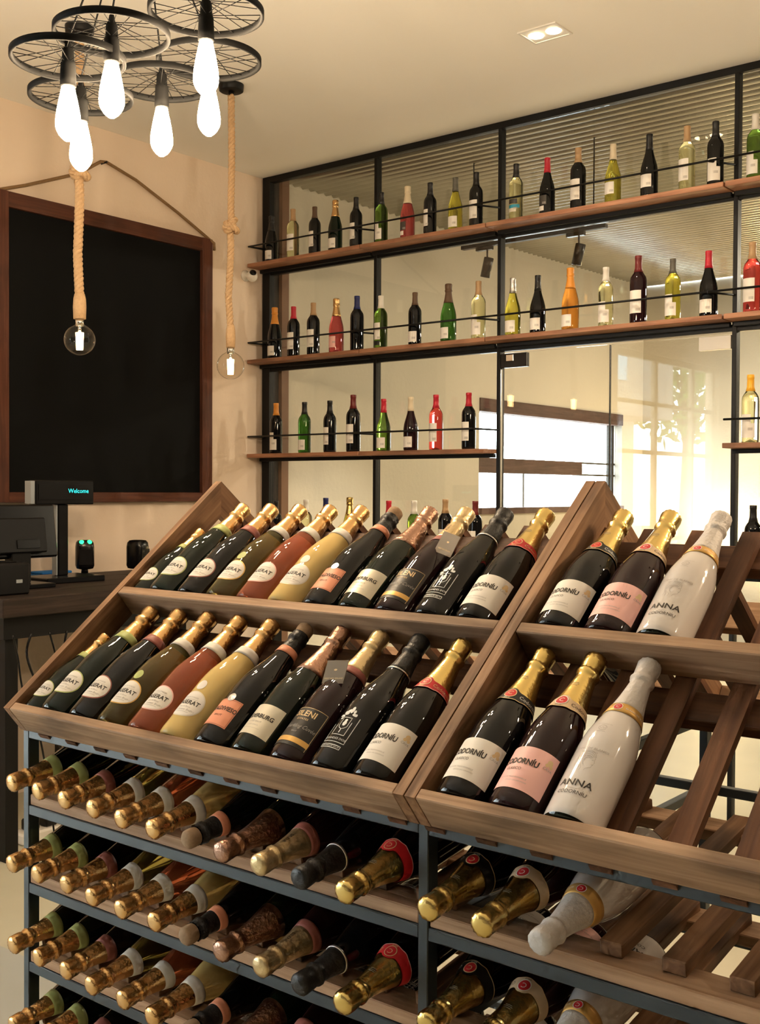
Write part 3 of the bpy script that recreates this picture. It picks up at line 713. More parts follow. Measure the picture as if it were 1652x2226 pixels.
def tray_bottle(F, u, s, n=-.0392, spin=0, scale=1):
    # bottle axis up the slope, label outwards
    return F @ T(u, s, n) @ frame((0,0,0), (1,0,0), (0,0,-1), (0,1,0)) @ Matrix.Rotation(R(spin), 4, 'Z') @ Matrix.Diagonal((scale, scale, scale*1.07, 1))
ORDER = ['oval_green', 'oval_green', 'oval_maroon', 'oval_olive', 'oval_rose', 'oval_blond', 'orange', 'cream', 'slate', 'crest', 'cod_red']
rn = random.Random(11)
ROWN = {0: 'lower', 1: 'upper'}
for row, s0 in ((0, .0222), (1, .3975)):
    for i, k in enumerate(ORDER):
        half = i == 0
        u = XT_L[i]+(.0195 if half else 0)+rn.uniform(-.001, .001)
        lab = ('small half size dark green bottle, far left of left tray, %s row' if half else KDESC[k]+', left tray, %s row') % ROWN[row]
        W = tray_bottle(FT, u, s0, -.0392 if not half else -.0397, rn.uniform(-3, 3), .72 if half else 1)
        b = place(KINDS[k], W, 'sparkling_wine_bottle', lab, 'bottle', 'sparkling bottles in the left tray')
        if k == 'slate':   # folded card hung round the neck
            ct, ex, ey, dx = ((-1.297, .586, .004), (.92, -.36, .10), (0, .9, .40), .060) if row else ((-1.346, .222, .004), (.99, .10, .05), (.34, .86, .36), .050)
            ex = Vector(ex).normalized(); ey = Vector(ey); ey = (ey-ex*ey.dot(ex)).normalized(); tg = FT @ frame(ct, ex, ey, ex.cross(ey))
            c = link('neck_tag', bevel_box(dx, .046, .0009, .0002), 'paper_tag', b, tg)
            d = D2().text('GREAT NEW ZEALAND', 0, -.013, .0042, 1).ellipse(0, .004, .004, .002, 10, 2)
            me = memo('tagtxt', lambda: MB().add([(x, y, .0007) for x, y in d.v], d.f).mesh('lettering'))
            link('lettering', me, 'ink_gold', c, tg)
    for i, k in enumerate(['cod_black', 'cod_pink', 'anna']):
        W = tray_bottle(FT, XT_R[i], s0, -.0392, rn.uniform(-2, 2))
        place(KINDS[k], W, 'sparkling_wine_bottle', KDESC[k]+', right tray, %s row' % ROWN[row], 'bottle', 'sparkling bottles in the right tray')

def lying(x, y, z, spin=0, back=False):
    dz = Vector((0, -math.cos(AL), -math.sin(AL))); up = Vector((0, -math.sin(AL), math.cos(AL)))
    F = frame((0,0,0), (-1,0,0), -up, dz)
    if back: F = Matrix.Rotation(math.pi, 4, 'Z') @ F
    h = Vector((x, y, z)); base = h - (F @ Vector((0,0,.3424)))
    return T(*base) @ F @ Matrix.Rotation(R(spin), 4, 'Z') @ Matrix.Diagonal((1, 1, 1.07, 1))
RN = ['top', 'second', 'third', 'fourth']
for r in range(4):
    zh = ZR[1+r]+.0695
    for i, k in enumerate(ORDER):
        x = XS_L[i]; spin = rn.uniform(-8, 8); y = 1.357-.0045*i+rn.uniform(-.004, .004)
        lab = 'lying bottle, %s, %s from left in %s rack row' % (LDESC[k], ORD[i], RN[r])
        place(KINDS[k], lying(x, y, zh, spin), 'lying_wine_bottle', lab, 'bottle', 'bottles lying in the rack, neck to the front')
    for i, k in enumerate(['cod_black', 'cod_pink', 'anna']):
        if r == 3: continue
        lab = 'lying bottle, %s, right of middle post, %s rack row' % (LDESC[k], RN[r])
        place(KINDS[k], lying(XS_R[i], 1.338, zh, rn.uniform(-8, 8)), 'lying_wine_bottle', lab, 'bottle', 'bottles lying in the rack, neck to the front')
# bottles lying in the rear side, bases towards the viewer, glimpsed through the slats
for r, i, k, w in ((0, 4, 'crest', 'dark bottle base behind the empty tray slats, first right of the white bottle'), (0, 5, 'anna', 'white bottle base behind the empty tray slats at the right'), (1, 4, 'crest', 'dark bottle between the empty lower shelf slats, right of the white lying bottle'), (0, 7, 'cod_pink', 'dark rose bottle lying at the back of the rack by the right edge')):
    place(KINDS[k], lying(XS_R[i], 2*RIDGE-1.345, ZR[1+r]+.0695, 0, True), 'lying_wine_bottle', w, 'bottle', 'bottles lying in the rear of the rack')
# bottles in the rear trays
j = 0
for row, s0, ks in ((0, .0222, [(0,'cod_pink'),(2,'anna'),(3,'crest'),(4,'oval_rose'),(5,'oval_green'),(6,'orange'),(7,'cod_red')]), (1, .3975, [])):
    for i, k in ks:
        W = tray_bottle(FB, -XT_R[i] if i > 1 else -XT_L[9+i], s0)
        place(KINDS[k], W, 'sparkling_wine_bottle', KDESC[k]+', half hidden in the rear tray', 'bottle', 'bottles in the rear trays')

# ------------------------------------------------------------------ still wines on the wall shelves
def barcode(w=.02, h=.012):
    d = D2(); x = -w/2; rnn = random.Random(4)
    while x < w/2: b = rnn.choice((.0008, .0014, .002)); d.grid(x, x+b, -h/2, h/2, 1, 1); x += b+rnn.choice((.0008, .0014))
    return d
def still(shape, glass, cap, label, foil=None, capz=.236):
    prof, rf = {'bx': (BX, rBX), 'bg': (BG, rBG), 'ch': (CH, rCH)}[shape]
    P = [('glass', memo(('still', shape), lambda: MB().lathe(prof, 28).mesh('glass')), glass, None)]
    if shape == 'ch': P.append(('foil', memo('foil218s', lambda: foil_mesh(.214)), cap, None))
    else: P.append(('capsule', memo(('cap', shape, capz), lambda: MB().lathe([(capz, rf(capz)+.0002)]+[(z, rf(z)+.0008) for z in (capz, capz+.02, .283)]+[(.2845,.0160),(.299,.0160),(.3012,.0150),(.3014,0)], 24).mesh('capsule')), cap, None))
    top = .145 if shape == 'bx' else .105
    def L(z0, z1, x0, x1, m, nm='label', a0=0): P.append((nm, memo((shape, z0, z1, x0, x1, a0), lambda: rect_label(x0, x1, z0, z1, rf, nm, a0)), m, None)); return len(P)-1
    if label == 'tall': i = L(.045, top, -.036, .024, 'paper_white')
    elif label == 'low': i = L(.018, .078, -.036, .028, 'paper_white')
    elif label == 'split': i = L(.050, top, -.036, .016, 'paper_white'); L(.018, .042, -.036, .016, 'paper_black', 'lower_label')
    elif label == 'blue': L(.085, .110, -.036, .020, 'paper_slate', 'upper_label'); i = L(.042, .062, -.036, .014, 'paper_cream'); L(.062, .080, -.036, .034, 'paper_blue', 'blue_label')
    elif label == 'pink': i = L(.03, .095, -.036, .022, 'paper_pink')
    elif label == 'dark': L(.05, .10, -.036, .024, 'paper_slate', 'label'); i = L(.02, .045, -.030, .010, 'paper_white', 'price_label')
    elif label == 'step': L(.085, .125 if shape == 'bx' else .105, -.036, .012, 'paper_white', 'upper_label'); i = L(.022, .085, -.036, .030, 'paper_white')
    elif label == 'none': return P
    P.append(('barcode', memo(('bar', shape, label == 'low'), lambda: barcode().wrap(rf, .040 if label == 'low' else .060, .0009, 'barcode', .25)), 'ink_grey', i))
    return P
S1 = [(-4.814,.285,'ch','glass_black','foil_black','low','black sparkling bottle with small white label'),(-4.634,.298,'bx','wine_clear','cap_tan','tall','clear white wine bottle with tan capsule'),(-4.459,.285,'bx','glass_black','cap_brown','split','dark wine bottle with brown capsule and split label'),(-4.298,.300,'ch','glass_green','foil_gold','low','green sparkling bottle with gold foil'),(-4.141,.290,'bx','glass_black','cap_black','split','black wine bottle with black capsule'),
 (-3.955,.288,'bx','wine_green','cap_black','step','bright green wine bottle in front of a post'),(-3.770,.293,'ch','wine_pink','cap_cream','dark','red rose bottle with pale capsule and dark label'),(-3.616,.285,'bx','glass_black','cap_black','split','black wine bottle with white neck ring'),(-3.449,.285,'bg','wine_yellow','cap_grey','low','yellow green wine bottle with dark capsule'),(-3.316,.290,'bx','glass_black','cap_black','tall','black wine bottle with tall white label'),
 (-3.070,.290,'bx','wine_clear','cap_black','blue','clear white wine bottle with blue label'),(-2.887,.288,'bg','glass_black','cap_red','dark','dark burgundy bottle with red capsule'),(-2.713,.305,'bx','glass_black','cap_tan','tall','dark wine bottle with tan capsule and white label'),(-2.524,.288,'bg','wine_yellow','cap_cream','tall','yellow green burgundy bottle with cream capsule'),(-2.336,.300,'bg','glass_black','cap_black','tall','black burgundy bottle with white label'),(-2.149,.300,'bx','wine_clear','cap_tan','tall','pale clear wine bottle with tan capsule'),(-2.013,.295,'bx','glass_black','cap_black','step','black wine bottle with cream back label beside the post'),(-1.831,.290,'bx','wine_green','cap_white','step','green wine bottle with grey capsule at the picture edge')]
S2 = [(-4.784,.315,'ch','glass_black','cap_orange','low','black sparkling bottle with orange foil'),(-4.627,.303,'bx','glass_black','cap_red','tall','dark wine bottle with red capsule'),(-4.467,.310,'bx','glass_black','cap_tan','tall','dark wine bottle with tan capsule'),(-4.287,.318,'ch','wine_pink','foil_gold','pink','pink sparkling bottle with gold foil'),(-4.130,.315,'bx','glass_black','cap_blue','none','black wine bottle with blue capsule'),
 (-3.955,.298,'bx','wine_green','cap_white','split','green wine bottle with white capsule in front of a post'),(-3.715,.291,'bx','glass_black','cap_brown','low','black wine bottle with brown capsule'),(-3.490,.315,'ch','wine_dgreen','cap_brown','low','deep green sparkling bottle with brown foil'),(-3.297,.306,'bx','wine_clear','cap_tan','step','clear white wine bottle with tan capsule'),
 (-3.085,.298,'bg','wine_yellow','foil_silver','low','yellow green burgundy bottle with silver capsule'),(-2.937,.295,'bg','glass_black','cap_black','low','black burgundy bottle with white label'),(-2.751,.312,'ch','wine_orange','cap_orange','low','orange sparkling bottle with orange foil'),(-2.557,.290,'bx','wine_clear','cap_white','step','clear white wine bottle with white capsule'),(-2.386,.324,'bx','glass_maroon','cap_dred','tall','tall dark red wine bottle with dark red capsule'),(-2.212,.288,'bx','wine_yellow','cap_grey','step','yellow green wine bottle with grey capsule'),(-2.039,.302,'bg','glass_black','cap_red','low','black burgundy bottle with red capsule'),(-1.837,.315,'bx','wine_rose','cap_tan','tall','red rose wine bottle with tan capsule at the picture edge')]
S3 = [(-4.770,.308,'bx','glass_black','cap_orange','step','black wine bottle with orange capsule'),(-4.535,.304,'bx','wine_dgreen','cap_black','low','green wine bottle with dark capsule'),(-4.334,.303,'bx','glass_black','cap_black','tall','black wine bottle with black capsule'),(-4.155,.328,'bx','glass_black','cap_dred','tall','tall black wine bottle with dark red capsule'),
 (-3.931,.294,'bg','wine_green','cap_red','low','olive burgundy bottle with red capsule'),(-3.740,.296,'bg','glass_maroon','cap_cream','low','dark red burgundy bottle with cream capsule'),(-3.568,.300,'bx','wine_rose','cap_red','tall','bright pink red wine bottle with red capsule'),(-3.354,.300,'bx','glass_black','cap_red','tall','black wine bottle with red capsule'),(-1.839,.304,'bx','wine_clear','cap_yellow','step','pale wine bottle with yellow capsule')]
S4 = [(-4.768,.290,'bx','glass_black','cap_black','tall','black capsule just showing above the tray'),(-4.521,.300,'bx','wine_clear','cap_white','tall','pale capsule just showing above the tray'),(-4.363,.312,'bx','wine_clear','cap_blue','tall','clear bottle with blue capsule showing above the tray'),(-4.179,.318,'ch','wine_yellow','foil_brass','low','gold foil bottle neck showing above the tray'),
 (-3.891,.300,'bx','glass_black','cap_red','tall','red capsule just showing above the tray'),(-3.713,.302,'bx','wine_green','cap_white','tall','green bottle with white capsule showing above the tray'),(-3.502,.312,'bx','glass_black','cap_tan','tall','dark bottle with tan capsule showing above the tray'),(-3.308,.304,'bx','glass_black','cap_dred','tall','dark red capsule just showing above the tray'),(-1.821,.300,'bx','glass_black','cap_black','tall','black capsule right of the doors, above the tray')]
for s, rowd in ((1, S1), (2, S2), (3, S3), (4, S4)):
    for x, h, shape, gl, cap, lb, lab in rowd:
        sf = h/.3012 if shape != 'ch' else h/.3205
        W = T(x, 4.936, SH[s]+.0004) @ Matrix.Rotation(R(rn.uniform(-10, 10)), 4, 'Z') @ Matrix.Scale(sf, 4)
        P = still(shape, gl, cap, lb, capz=.228 if shape == 'bx' else .222)
        place(P, W, 'wine_bottle', lab+' on the %s wall shelf' % WORD[s], 'bottle', 'wine bottles on the %s wall shelf' % WORD[s])

# ------------------------------------------------------------------ blackboard on the left wall
bx = XL+.004
t = thing('blackboard', 'large blackboard in a reddish brown wooden frame hung from a rope', 'blackboard', T(bx, 3.85, 1.48))
y0, y1, z0, z1 = 3.115, 4.553, 1.478, 3.022; fw = .078
slab('board_panel', ID, (bx+.004, y0+fw-.01, z0+fw-.03), (bx+.018, y1-fw+.01, z1-fw+.01), 'chalkboard', t)
slab('frame_board', ID, (bx, y0, z0), (bx+.042, y0+fw, z1), 'wood_frame', t, .002)
slab('frame_board', ID, (bx, y1-fw, z0), (bx+.042, y1, z1), 'wood_frame', t, .002)
slab('frame_board', ID, (bx, y0+fw+.0005, z1-fw), (bx+.041, y1-fw-.0005, z1-.001), 'wood_frame', t, .002)
slab('frame_board', ID, (bx, y0+fw+.0005, z0), (bx+.041, y1-fw-.0005, z0+.052), 'wood_frame', t, .002)
pts = [(bx+.02, y0+.02, z1-.005), (bx+.02, 3.30, 3.075), (bx+.02, 3.62, 3.205), (bx+.02, 3.765, 3.302), (bx+.02, 3.80, 3.307), (bx+.02, 4.0, 3.255), (bx+.02, 4.3, 3.135), (bx+.02, 4.50, 3.045), (bx+.045, 4.56, 3.0), (bx+.03, 4.575, 2.965)]
part('hanging_rope', MB().tube(pts, .0085, 8), 'jute_dark', t, ID)
part('nail', MB().bar((XL+.0005, 3.785, 3.298), (XL+.05, 3.785, 3.300), .005), 'black_steel', t, ID)

# ------------------------------------------------------------------ rope pendant lamps
def catmull(pts, k=6):
    P = [Vector(p) for p in pts]; out = []
    for i in range(len(P)-1):
        p0, p1, p2, p3 = P[max(0,i-1)], P[i], P[i+1], P[min(len(P)-1,i+2)]
        for j in range(k):
            u = j/k; out.append(.5*((2*p1)+(p2-p0)*u+(2*p0-5*p1+4*p2-p3)*u*u+(-p0+3*p1-3*p2+p3)*u**3))
    return out+[P[-1]]
def resample(P, d):
    out = [P[0]]; acc = 0
    for a, b in zip(P, P[1:]):
        L = (b-a).length; pos = d-acc
        while pos <= L and L > 0: out.append(a+(b-a)*(pos/L)); pos += d
        acc = (acc+L) % d
    return out+[P[-1]]
def rope_mesh(path, Rr, pitch=.062):
    P = resample(path, .006); mb = MB(); up = Vector((1,0,0)); fr = []; dist = 0
    for i, p in enumerate(P):
        t_ = (P[min(i+1,len(P)-1)]-P[max(i-1,0)]).normalized(); up = (up-t_*up.dot(t_)).normalized(); fr.append((p, up.copy(), t_.cross(up), dist)); dist += .006
    for k in range(3):
        mb.tube([p+(u*math.cos(2*math.pi*d/pitch+k*2.094)+w*math.sin(2*math.pi*d/pitch+k*2.094))*Rr*.50 for p, u, w, d in fr], Rr*.52, 7)
    return mb
def knot_path(zc, s):
    pts = []
    for i in range(25):
        t_ = -math.pi*.86+2*math.pi*.86*i/24
        pts.append((s*(math.sin(t_)+2*math.sin(2*t_))*.30, -s*.5*math.sin(3*t_), zc-s*(math.cos(t_)-2*math.cos(2*t_))*.34*(1)))
    return pts
def pendant(x, y, zb, zk, Rr, label, wob):
    t = thing('rope_pendant_lamp', label, 'lamp', T(x, y, ZC), 'rope pendant lamps')
    part('canopy', MB().lathe([(-.034,0),(-.034,.052),(-.030,.058),(-.006,.060),(-.001,.060),(-.001,0)], 32), 'black_steel', t)
    part('cord_grip', MB().lathe([(-.060,0),(-.060,.012),(-.034,.014),(-.034,0)], 16), 'black_steel', t)
    ztop = -.05; zkn = zk-ZC; zend = zb-ZC+.118
    path = [(0,0,ztop), (wob*.4,0,(ztop+zkn)/2), (.0,0,zkn+.10)]
    path += [(.004,0,zkn+.03), (-.004,0,zkn-.03), (0,0,zkn-.10), (-wob,0,zkn-.3), (-wob*1.3,0,(zkn+zend)/2-.05), (0,0,zend+.05), (0,0,zend)]
    for tx, ty, dz, q in ((38, 8, .012, .030), (-34, -10, -.006, .031), (62, 30, .004, .027)):      # turns of the knot round the line of the rope
        M_ = T(0, 0, zkn+dz) @ Matrix.Rotation(R(-51), 4, 'Z') @ Matrix.Rotation(R(tx), 4, 'X') @ Matrix.Rotation(R(ty), 4, 'Y')
        ring = [M_ @ Vector((q*math.cos(R(a_)), q*math.sin(R(a_)), .010*math.sin(R(a_/2)))) for a_ in range(0, 372, 12)]
        part('knot_turn', rope_mesh(ring, Rr*.92), 'jute', t, WM[t])
    part('rope', rope_mesh(catmull(path, 8), Rr), 'jute', t, WM[t])
    part('rope_whipping', MB().lathe([(zend-.03,.0),(zend-.03,Rr*1.25),(zend+.02,Rr*1.35),(zend+.055,Rr*1.25),(zend+.075,Rr*1.02),(zend+.075,0)], 20), 'jute', t)
    part('socket', MB().lathe([(zend-.062,0),(zend-.062,.016),(zend-.03,.018),(zend-.03,0)], 20), 'chrome', t)
    zc = zb-ZC; rb = .066
    prof = [(zc-rb,0)]+[(zc-rb*math.cos(R(a)), rb*math.sin(R(a))) for a in range(12, 157, 12)]+[(zc+.064,.020),(zc+.075,.016),(zc+.075,0)]
    b = part('bulb', MB().lathe(prof, 32), 'glass_bulb', t)
    part('filament', MB().lathe([(zc-.042,0),(zc-.042,.014),(zc+.03,.017),(zc+.03,0)], 14), 'filament', b, WM[t])
    part('bulb_stem', MB().lathe([(zc+.0305,0),(zc+.0305,.006),(zc+.064,.008),(zc+.064,0)], 10), 'chrome', b, WM[t])
    return t
pendant(-3.945, 2.895, 2.176, 2.878, .0205, 'rope pendant lamp with round bulb hanging in front of the blackboard', .010)
pendant(-3.935, 3.757, 2.144, 2.807, .0175, 'rope pendant lamp with round bulb hanging right of the blackboard', .012)

# ------------------------------------------------------------------ wheel chandelier
def rim():
    mb = MB(); n = 56; prof = [(.144,-.0095),(.146,-.008),(.146,.008),(.144,.0095),(.138,.008),(.136,.003),(.136,-.003),(.138,-.008)]
    vs = []; fs = []; m = len(prof)
    for k in range(n):
        a = 2*math.pi*k/n
        for r, z in prof: vs.append((r*math.cos(a), r*math.sin(a), z))
    for k in range(n):
        for i in range(m): fs.append((k*m+i, ((k+1)%n)*m+i, ((k+1)%n)*m+(i+1)%m, k*m+(i+1)%m))
    return mb.add(vs, [f[::-1] for f in fs], True)
def spokes():
    mb = MB()
    for k in range(24):
        a = 2*math.pi*k/24; b = a+(.25 if k % 2 else -.25); zz = .024 if k % 4 < 2 else -.010
        mb.bar((.014*math.cos(b), .014*math.sin(b), zz), (.137*math.cos(a), .137*math.sin(a), 0), .0012, 5)
    return mb
rim_me, sp_me = rim().mesh('rim'), spokes().mesh('spokes')
sock = MB().lathe([(-.072,0),(-.072,.0205),(-.05,.0205),(-.020,.0190),(-.014,.0190),(-.010,.0160),(.022,.0145),(.030,.009),(.046,.006),(.050,0)], 24).mesh('socket')
bulb_p = [(-.213,0),(-.211,.008),(-.204,.017),(-.196,.0235),(-.186,.0290),(-.176,.0318),(-.164,.0322),(-.148,.0308),(-.126,.0272),(-.104,.0228),(-.088,.0192),(-.074,.0165),(-.074,0)]
bulb = MB().lathe(bulb_p, 28).mesh('bulb')
def chandelier(ox, oy, wheels, label):
    t = thing('wheel_chandelier', label, 'chandelier', T(ox, oy, ZC), 'bicycle wheel chandeliers')
    part('canopy', MB().lathe([(-.03,0),(-.03,.065),(-.024,.072),(-.001,.074),(-.001,0)], 32), 'black_steel', t)
    for x, y, z in wheels:
        W = T(x, y, z) @ Matrix.Rotation(random.uniform(0, 1), 4, 'Z')
        w = link('wheel_rim', rim_me, 'rim_black', t, W)
        link('spokes', sp_me, 'rim_black', w, W); link('socket', sock, 'rim_black', w, W); link('bulb', bulb, 'bulb_glow', w, W)
        d = Vector((ox, oy, ZC-.03))
        part('cable', MB().bar((x, y, z+.049), (d.x+(x-d.x)*.06, d.y+(y-d.y)*.06, d.z), .0026), 'black_steel', t, ID)
WHEELS = [(-2.316,1.797,2.700), (-2.441,1.756,2.655), (-2.131,1.947,2.756), (-2.353,2.161,2.752), (-2.535,2.145,2.725), (-2.667,1.962,2.664)]
chandelier(-2.776, 2.254, WHEELS, 'chandelier of black bicycle wheels with six glowing filament bulbs at the upper left')
chandelier(.35, 3.05, [(x+2.95, y+1.05, z) for x, y, z in WHEELS], 'second bicycle wheel chandelier, added out of view to brighten the ceiling')  # unseen copy, added to brighten the ceiling towards the right

# ------------------------------------------------------------------ ceiling downlights
def downlight(x, y, label, z=ZC, power=DOWN_W):
    t = thing('ceiling_downlight', label, 'light', T(x, y, z), 'recessed twin ceiling spots')
    mb = MB(); a, b = .092, .074
    for lo, hi in (((-a,-b,-.006),(a,-b+.010,-.0002)), ((-a,b-.010,-.006),(a,b,-.0002)), ((-a,-b+.010,-.006),(-a+.010,b-.010,-.0002)), ((a-.010,-b+.010,-.006),(a,b-.010,-.0002))): mb.box(lo, hi)
    part('bezel', mb, 'metal_white', t)
    part('housing', MB().box((-a+.010,-b+.010,-.003),(a-.010,b-.010,-.0003)), 'metal_white', t)
    for s in (-.042, .042):
        part('spot_lens', MB().lathe([(-.0075,0),(-.0075,.024),(-.0055,.031),(-.0031,.033),(-.0031,0)], 24, T(s, 0, 0)), 'lamp_white', t)
    l = bpy.data.lights.new('spot_light', 'SPOT'); l.energy = power*8; l.color = WARM; l.spot_size = R(135); l.spot_blend = 1; l.shadow_soft_size = .05
    lo = bpy.data.objects.new('spot_light', l); COL.objects.link(lo); lo.parent = t; lo.location = (0, 0, -.02)
    return t
downlight(-2.445, 4.15, 'recessed twin ceiling spot glowing above the glass partition')
for x, y, w in ((-.3, 4.15, 'twin ceiling spot right of the visible one, added out of view as fill'), (1.8, 2.4, 'twin ceiling spot by the right wall, added out of view as fill')): downlight(x, y, w)  # further spots added out of view for warm fill

# back room lamps
def track(x0, x1, y, z, heads, label):
    t = thing('track_light', label, 'light', T((x0+x1)/2, y, z), 'track lights of the back room')
    slab('track', ID, (x0, y-.017, z-.011), (x1, y+.017, z+.011), 'black_steel', t)
    for x in (x0+.08, x1-.08): part('chain', MB().bar((x, y, z+.011), (x, y, 3.50+(y-YG)*.019), .004), 'black_steel', t, ID)
    for hx, tilt in heads:
        slab('adapter', ID, (hx-.055, y-.015, z-.033), (hx+.055, y+.015, z-.0112), 'plastic_black', t)
        part('stem', MB().bar((hx+.02, y, z-.033), (hx+.02, y, z-.085), .006), 'plastic_black', t, ID)
        W = T(hx+.02, y, z-.13) @ Matrix.Rotation(R(tilt), 4, 'Y')
        h = part('spot_head', MB().lathe([(-.062,.0255),(-.064,.029),(.050,.029),(.053,.026),(.053,0)], 24), 'plastic_black', t, W)
        part('lens', MB().lathe([(-.058,0),(-.060,.0260)], 24), 'spot_white', h, W)
        l = bpy.data.lights.new('head_light', 'SPOT'); l.energy = 90; l.color = (1, .86, .68); l.spot_size = R(80); l.spot_blend = .6; l.shadow_soft_size = .03
        lo = bpy.data.objects.new('head_light', l); COL.objects.link(lo); lo.parent = h; lo.location = (0, 0, -.075)
track(-3.86, -2.90, 5.6, 3.010, [(-3.70, 14), (-3.09, 14)], 'black track with two spot heads behind the upper glass')
track(-2.9, -1.2, 8.6, 3.02, [(-2.5, -20)], 'black track on chains deep in the back room')
t = thing('floor_uplight', 'warm uplighter standing at the far wall of the back room', 'light', T(-4.05, 10.1, 0))
part('body', MB().lathe([(0,0),(0,.10),(.02,.10),(.03,.02),(.9,.02),(.91,.06),(1.0,.075),(1.0,.068),(.93,.0)], 24), 'black_steel', t)
l = bpy.data.lights.new('uplight', 'POINT'); l.energy = 45; l.color = (1, .72, .36); l.shadow_soft_size = .05
lo = bpy.data.objects.new('uplight', l); COL.objects.link(lo); lo.parent = t; lo.location = (0, 0, 1.05)
for x, y in ((-1.0, 7.0), (1.5, 8.5), (-2.2, 9.2)):  # unseen lamps, added to light the back room
    t = thing('fill_lamp', 'unseen hanging lamp added to light the back room, %s' % ('near the partition' if y == 7 else 'by the far right wall' if y == 8.5 else 'near the far wall'), 'lamp', T(x, y, 3.5), 'lamps added to light the back room')
    part('cable', MB().bar((0,0,-.4), (0,0,.0), .004), 'black_steel', t)
    part('lamp_shade', MB().lathe([(-.4,.02),(-.42,.05),(-.52,.13),(-.525,.13),(-.43,.045),(-.405,.0)], 28), 'black_steel', t)
    part('bulb', MB().lathe([(-.50,0),(-.49,.02),(-.46,.028),(-.43,.016),(-.43,0)], 16), 'spot_white', t)
    l = bpy.data.lights.new('fill_light', 'POINT'); l.energy = 120; l.color = (1, .84, .62); l.shadow_soft_size = .04
    lo = bpy.data.objects.new('fill_light', l); COL.objects.link(lo); lo.parent = t; lo.location = (0, 0, -.53)

# ------------------------------------------------------------------ counter and till at the left
t = thing('counter', 'dark thick wooden counter on black legs under the blackboard', 'counter', T(-4.45, 3.5, 0))
CZ0 = 1.10; ya, yb = 2.56, 4.35
for i in range(4):
    a = XL+.006+i*.2385; slab('top_plank', ID, (a, ya+.01*(i % 2), CZ0-.078), (a+.2375, yb, CZ0), 'wood_counter', t, .004)
slab('apron', ID, (XL+.08, ya+.04, CZ0-.172), (-4.05, yb-.04, CZ0-.0785), 'black_steel', t)
for x in (XL+.09, -4.13):
    for y in (2.62, 4.2): slab('leg', ID, (x, y, 0), (x+.06, y+.06, CZ0-.1725), 'black_steel', t)
for y in (2.635, 4.215): slab('stretcher', ID, (XL+.151, y, .42), (-4.131, y+.03, .47), 'black_steel', t)
def dev(name, label, cat, x, y, z=CZ0, rz=0): return thing(name, label, cat, T(x, y, z+.0003) @ Matrix.Rotation(R(rz), 4, 'Z'))
t = dev('pole_display', 'black customer display on a pole showing teal text on the counter', 'display', -4.60, 3.27)
slab('base', WM[t], (-.10, -.17, 0), (.13, .16, .028), 'plastic_black', t, .004)
slab('pole', WM[t], (-.02, -.032, .0283), (.02, .026, .372), 'plastic_black', t, .004)
slab('pole_edge', WM[t], (-.021, -.040, .03), (.015, -.0325, .371), 'plastic_grey', t)
slab('head', WM[t], (-.03, -.165, .3725), (.03, .168, .488), 'plastic_black', t, .004)
slab('end_cap', WM[t], (-.025, -.188, .376), (.025, -.1655, .485), 'plastic_grey', t)
slab('window_glass', WM[t], (.0302, -.150, .395), (.0325, .160, .470), 'plastic_black', t, .0005)
vs, fs = text2d('Welcome', .030); me = MB().add([(.0333, x*1.0+.075, y+.437) for x, y in vs], fs).mesh('display_text'); link('display_text', me, 'vfd_teal', t, WM[t])
t = dev('till_monitor', 'black till monitor seen from behind at the left edge', 'monitor', -4.45, 2.93)
slab('base', WM[t], (-.12, -.12, 0), (.12, .12, .02), 'plastic_black', t, .004)
slab('stand', WM[t], (-.03, -.05, .0203), (.03, .05, .20), 'plastic_matt', t, .004)
Wm = WM[t] @ Matrix.Rotation(R(-8), 4, 'Y')
slab('screen_housing', Wm, (-.02, -.24, .13), (.03, .21, .375), 'plastic_black', t, .008)
slab('rear_cover', Wm, (.0305, -.13, .15), (.065, .13, .31), 'plastic_matt', t, .006)
slab('rear_port', Wm, (.0655, -.03, .17), (.069, .09, .21), 'plastic_black', t)
t = dev('receipt_printer', 'dark grey receipt printer at the left edge of the counter', 'printer', -4.22, 2.68)
slab('body', WM[t], (-.09, -.09, 0), (.09, .10, .135), 'plastic_matt', t, .008)
slab('paper_slot', WM[t], (-.05, -.06, .1353), (.05, .06, .139), 'plastic_black', t)
slab('feed_button', WM[t], (.0903, .03, .05), (.093, .06, .065), 'plastic_grey', t)
def scanner(x, y, rz, label, leds):
    t = dev('barcode_scanner', label, 'scanner', x, y, CZ0, rz)
    part('foot', MB().lathe([(0,0),(0,.055),(.006,.057),(.014,.04),(.016,0)], 24), 'plastic_matt', t)
    part('swivel', MB().lathe([(.0162,0),(.0162,.018),(.045,.016),(.045,0)], 16), 'plastic_black', t)
    mb = MB(); pr = []
    for k in range(20):
        a = 2*math.pi*k/20; ca, sa = math.cos(a), math.sin(a); pr.append((.050*math.copysign(abs(ca)**.5, ca), .046*math.copysign(abs(sa)**.55, sa)))
    rings = [(.036,.55),(.040,.88),(.055,1),(.15,1),(.172,.93),(.183,.75),(.186,.4)]
    vs = [(p*s, q*s, z) for z, s in rings for p, q in pr]; n = 20; fs = [(i*n+k, i*n+(k+1)%n, (i+1)*n+(k+1)%n, (i+1)*n+k) for i in range(len(rings)-1) for k in range(n)]
    fs += [tuple(range(n))[::-1], tuple(range((len(rings)-1)*n, len(rings)*n))]
    part('body', mb.add(vs, fs, True), 'plastic_black', t)
    slab('scan_window', WM[t], (.0492, -.034, .06), (.0515, .034, .14), 'plastic_black', t, .001)
    if leds:
        for y_ in (-.019, .019): part('indicator_light', MB().lathe([(.0,0),(.0,.013),(.003,.011),(.004,0)], 16, T(.0385, y_, .1765) @ Matrix.Rotation(R(50), 4, 'Y')), 'led_green', t)
    return t
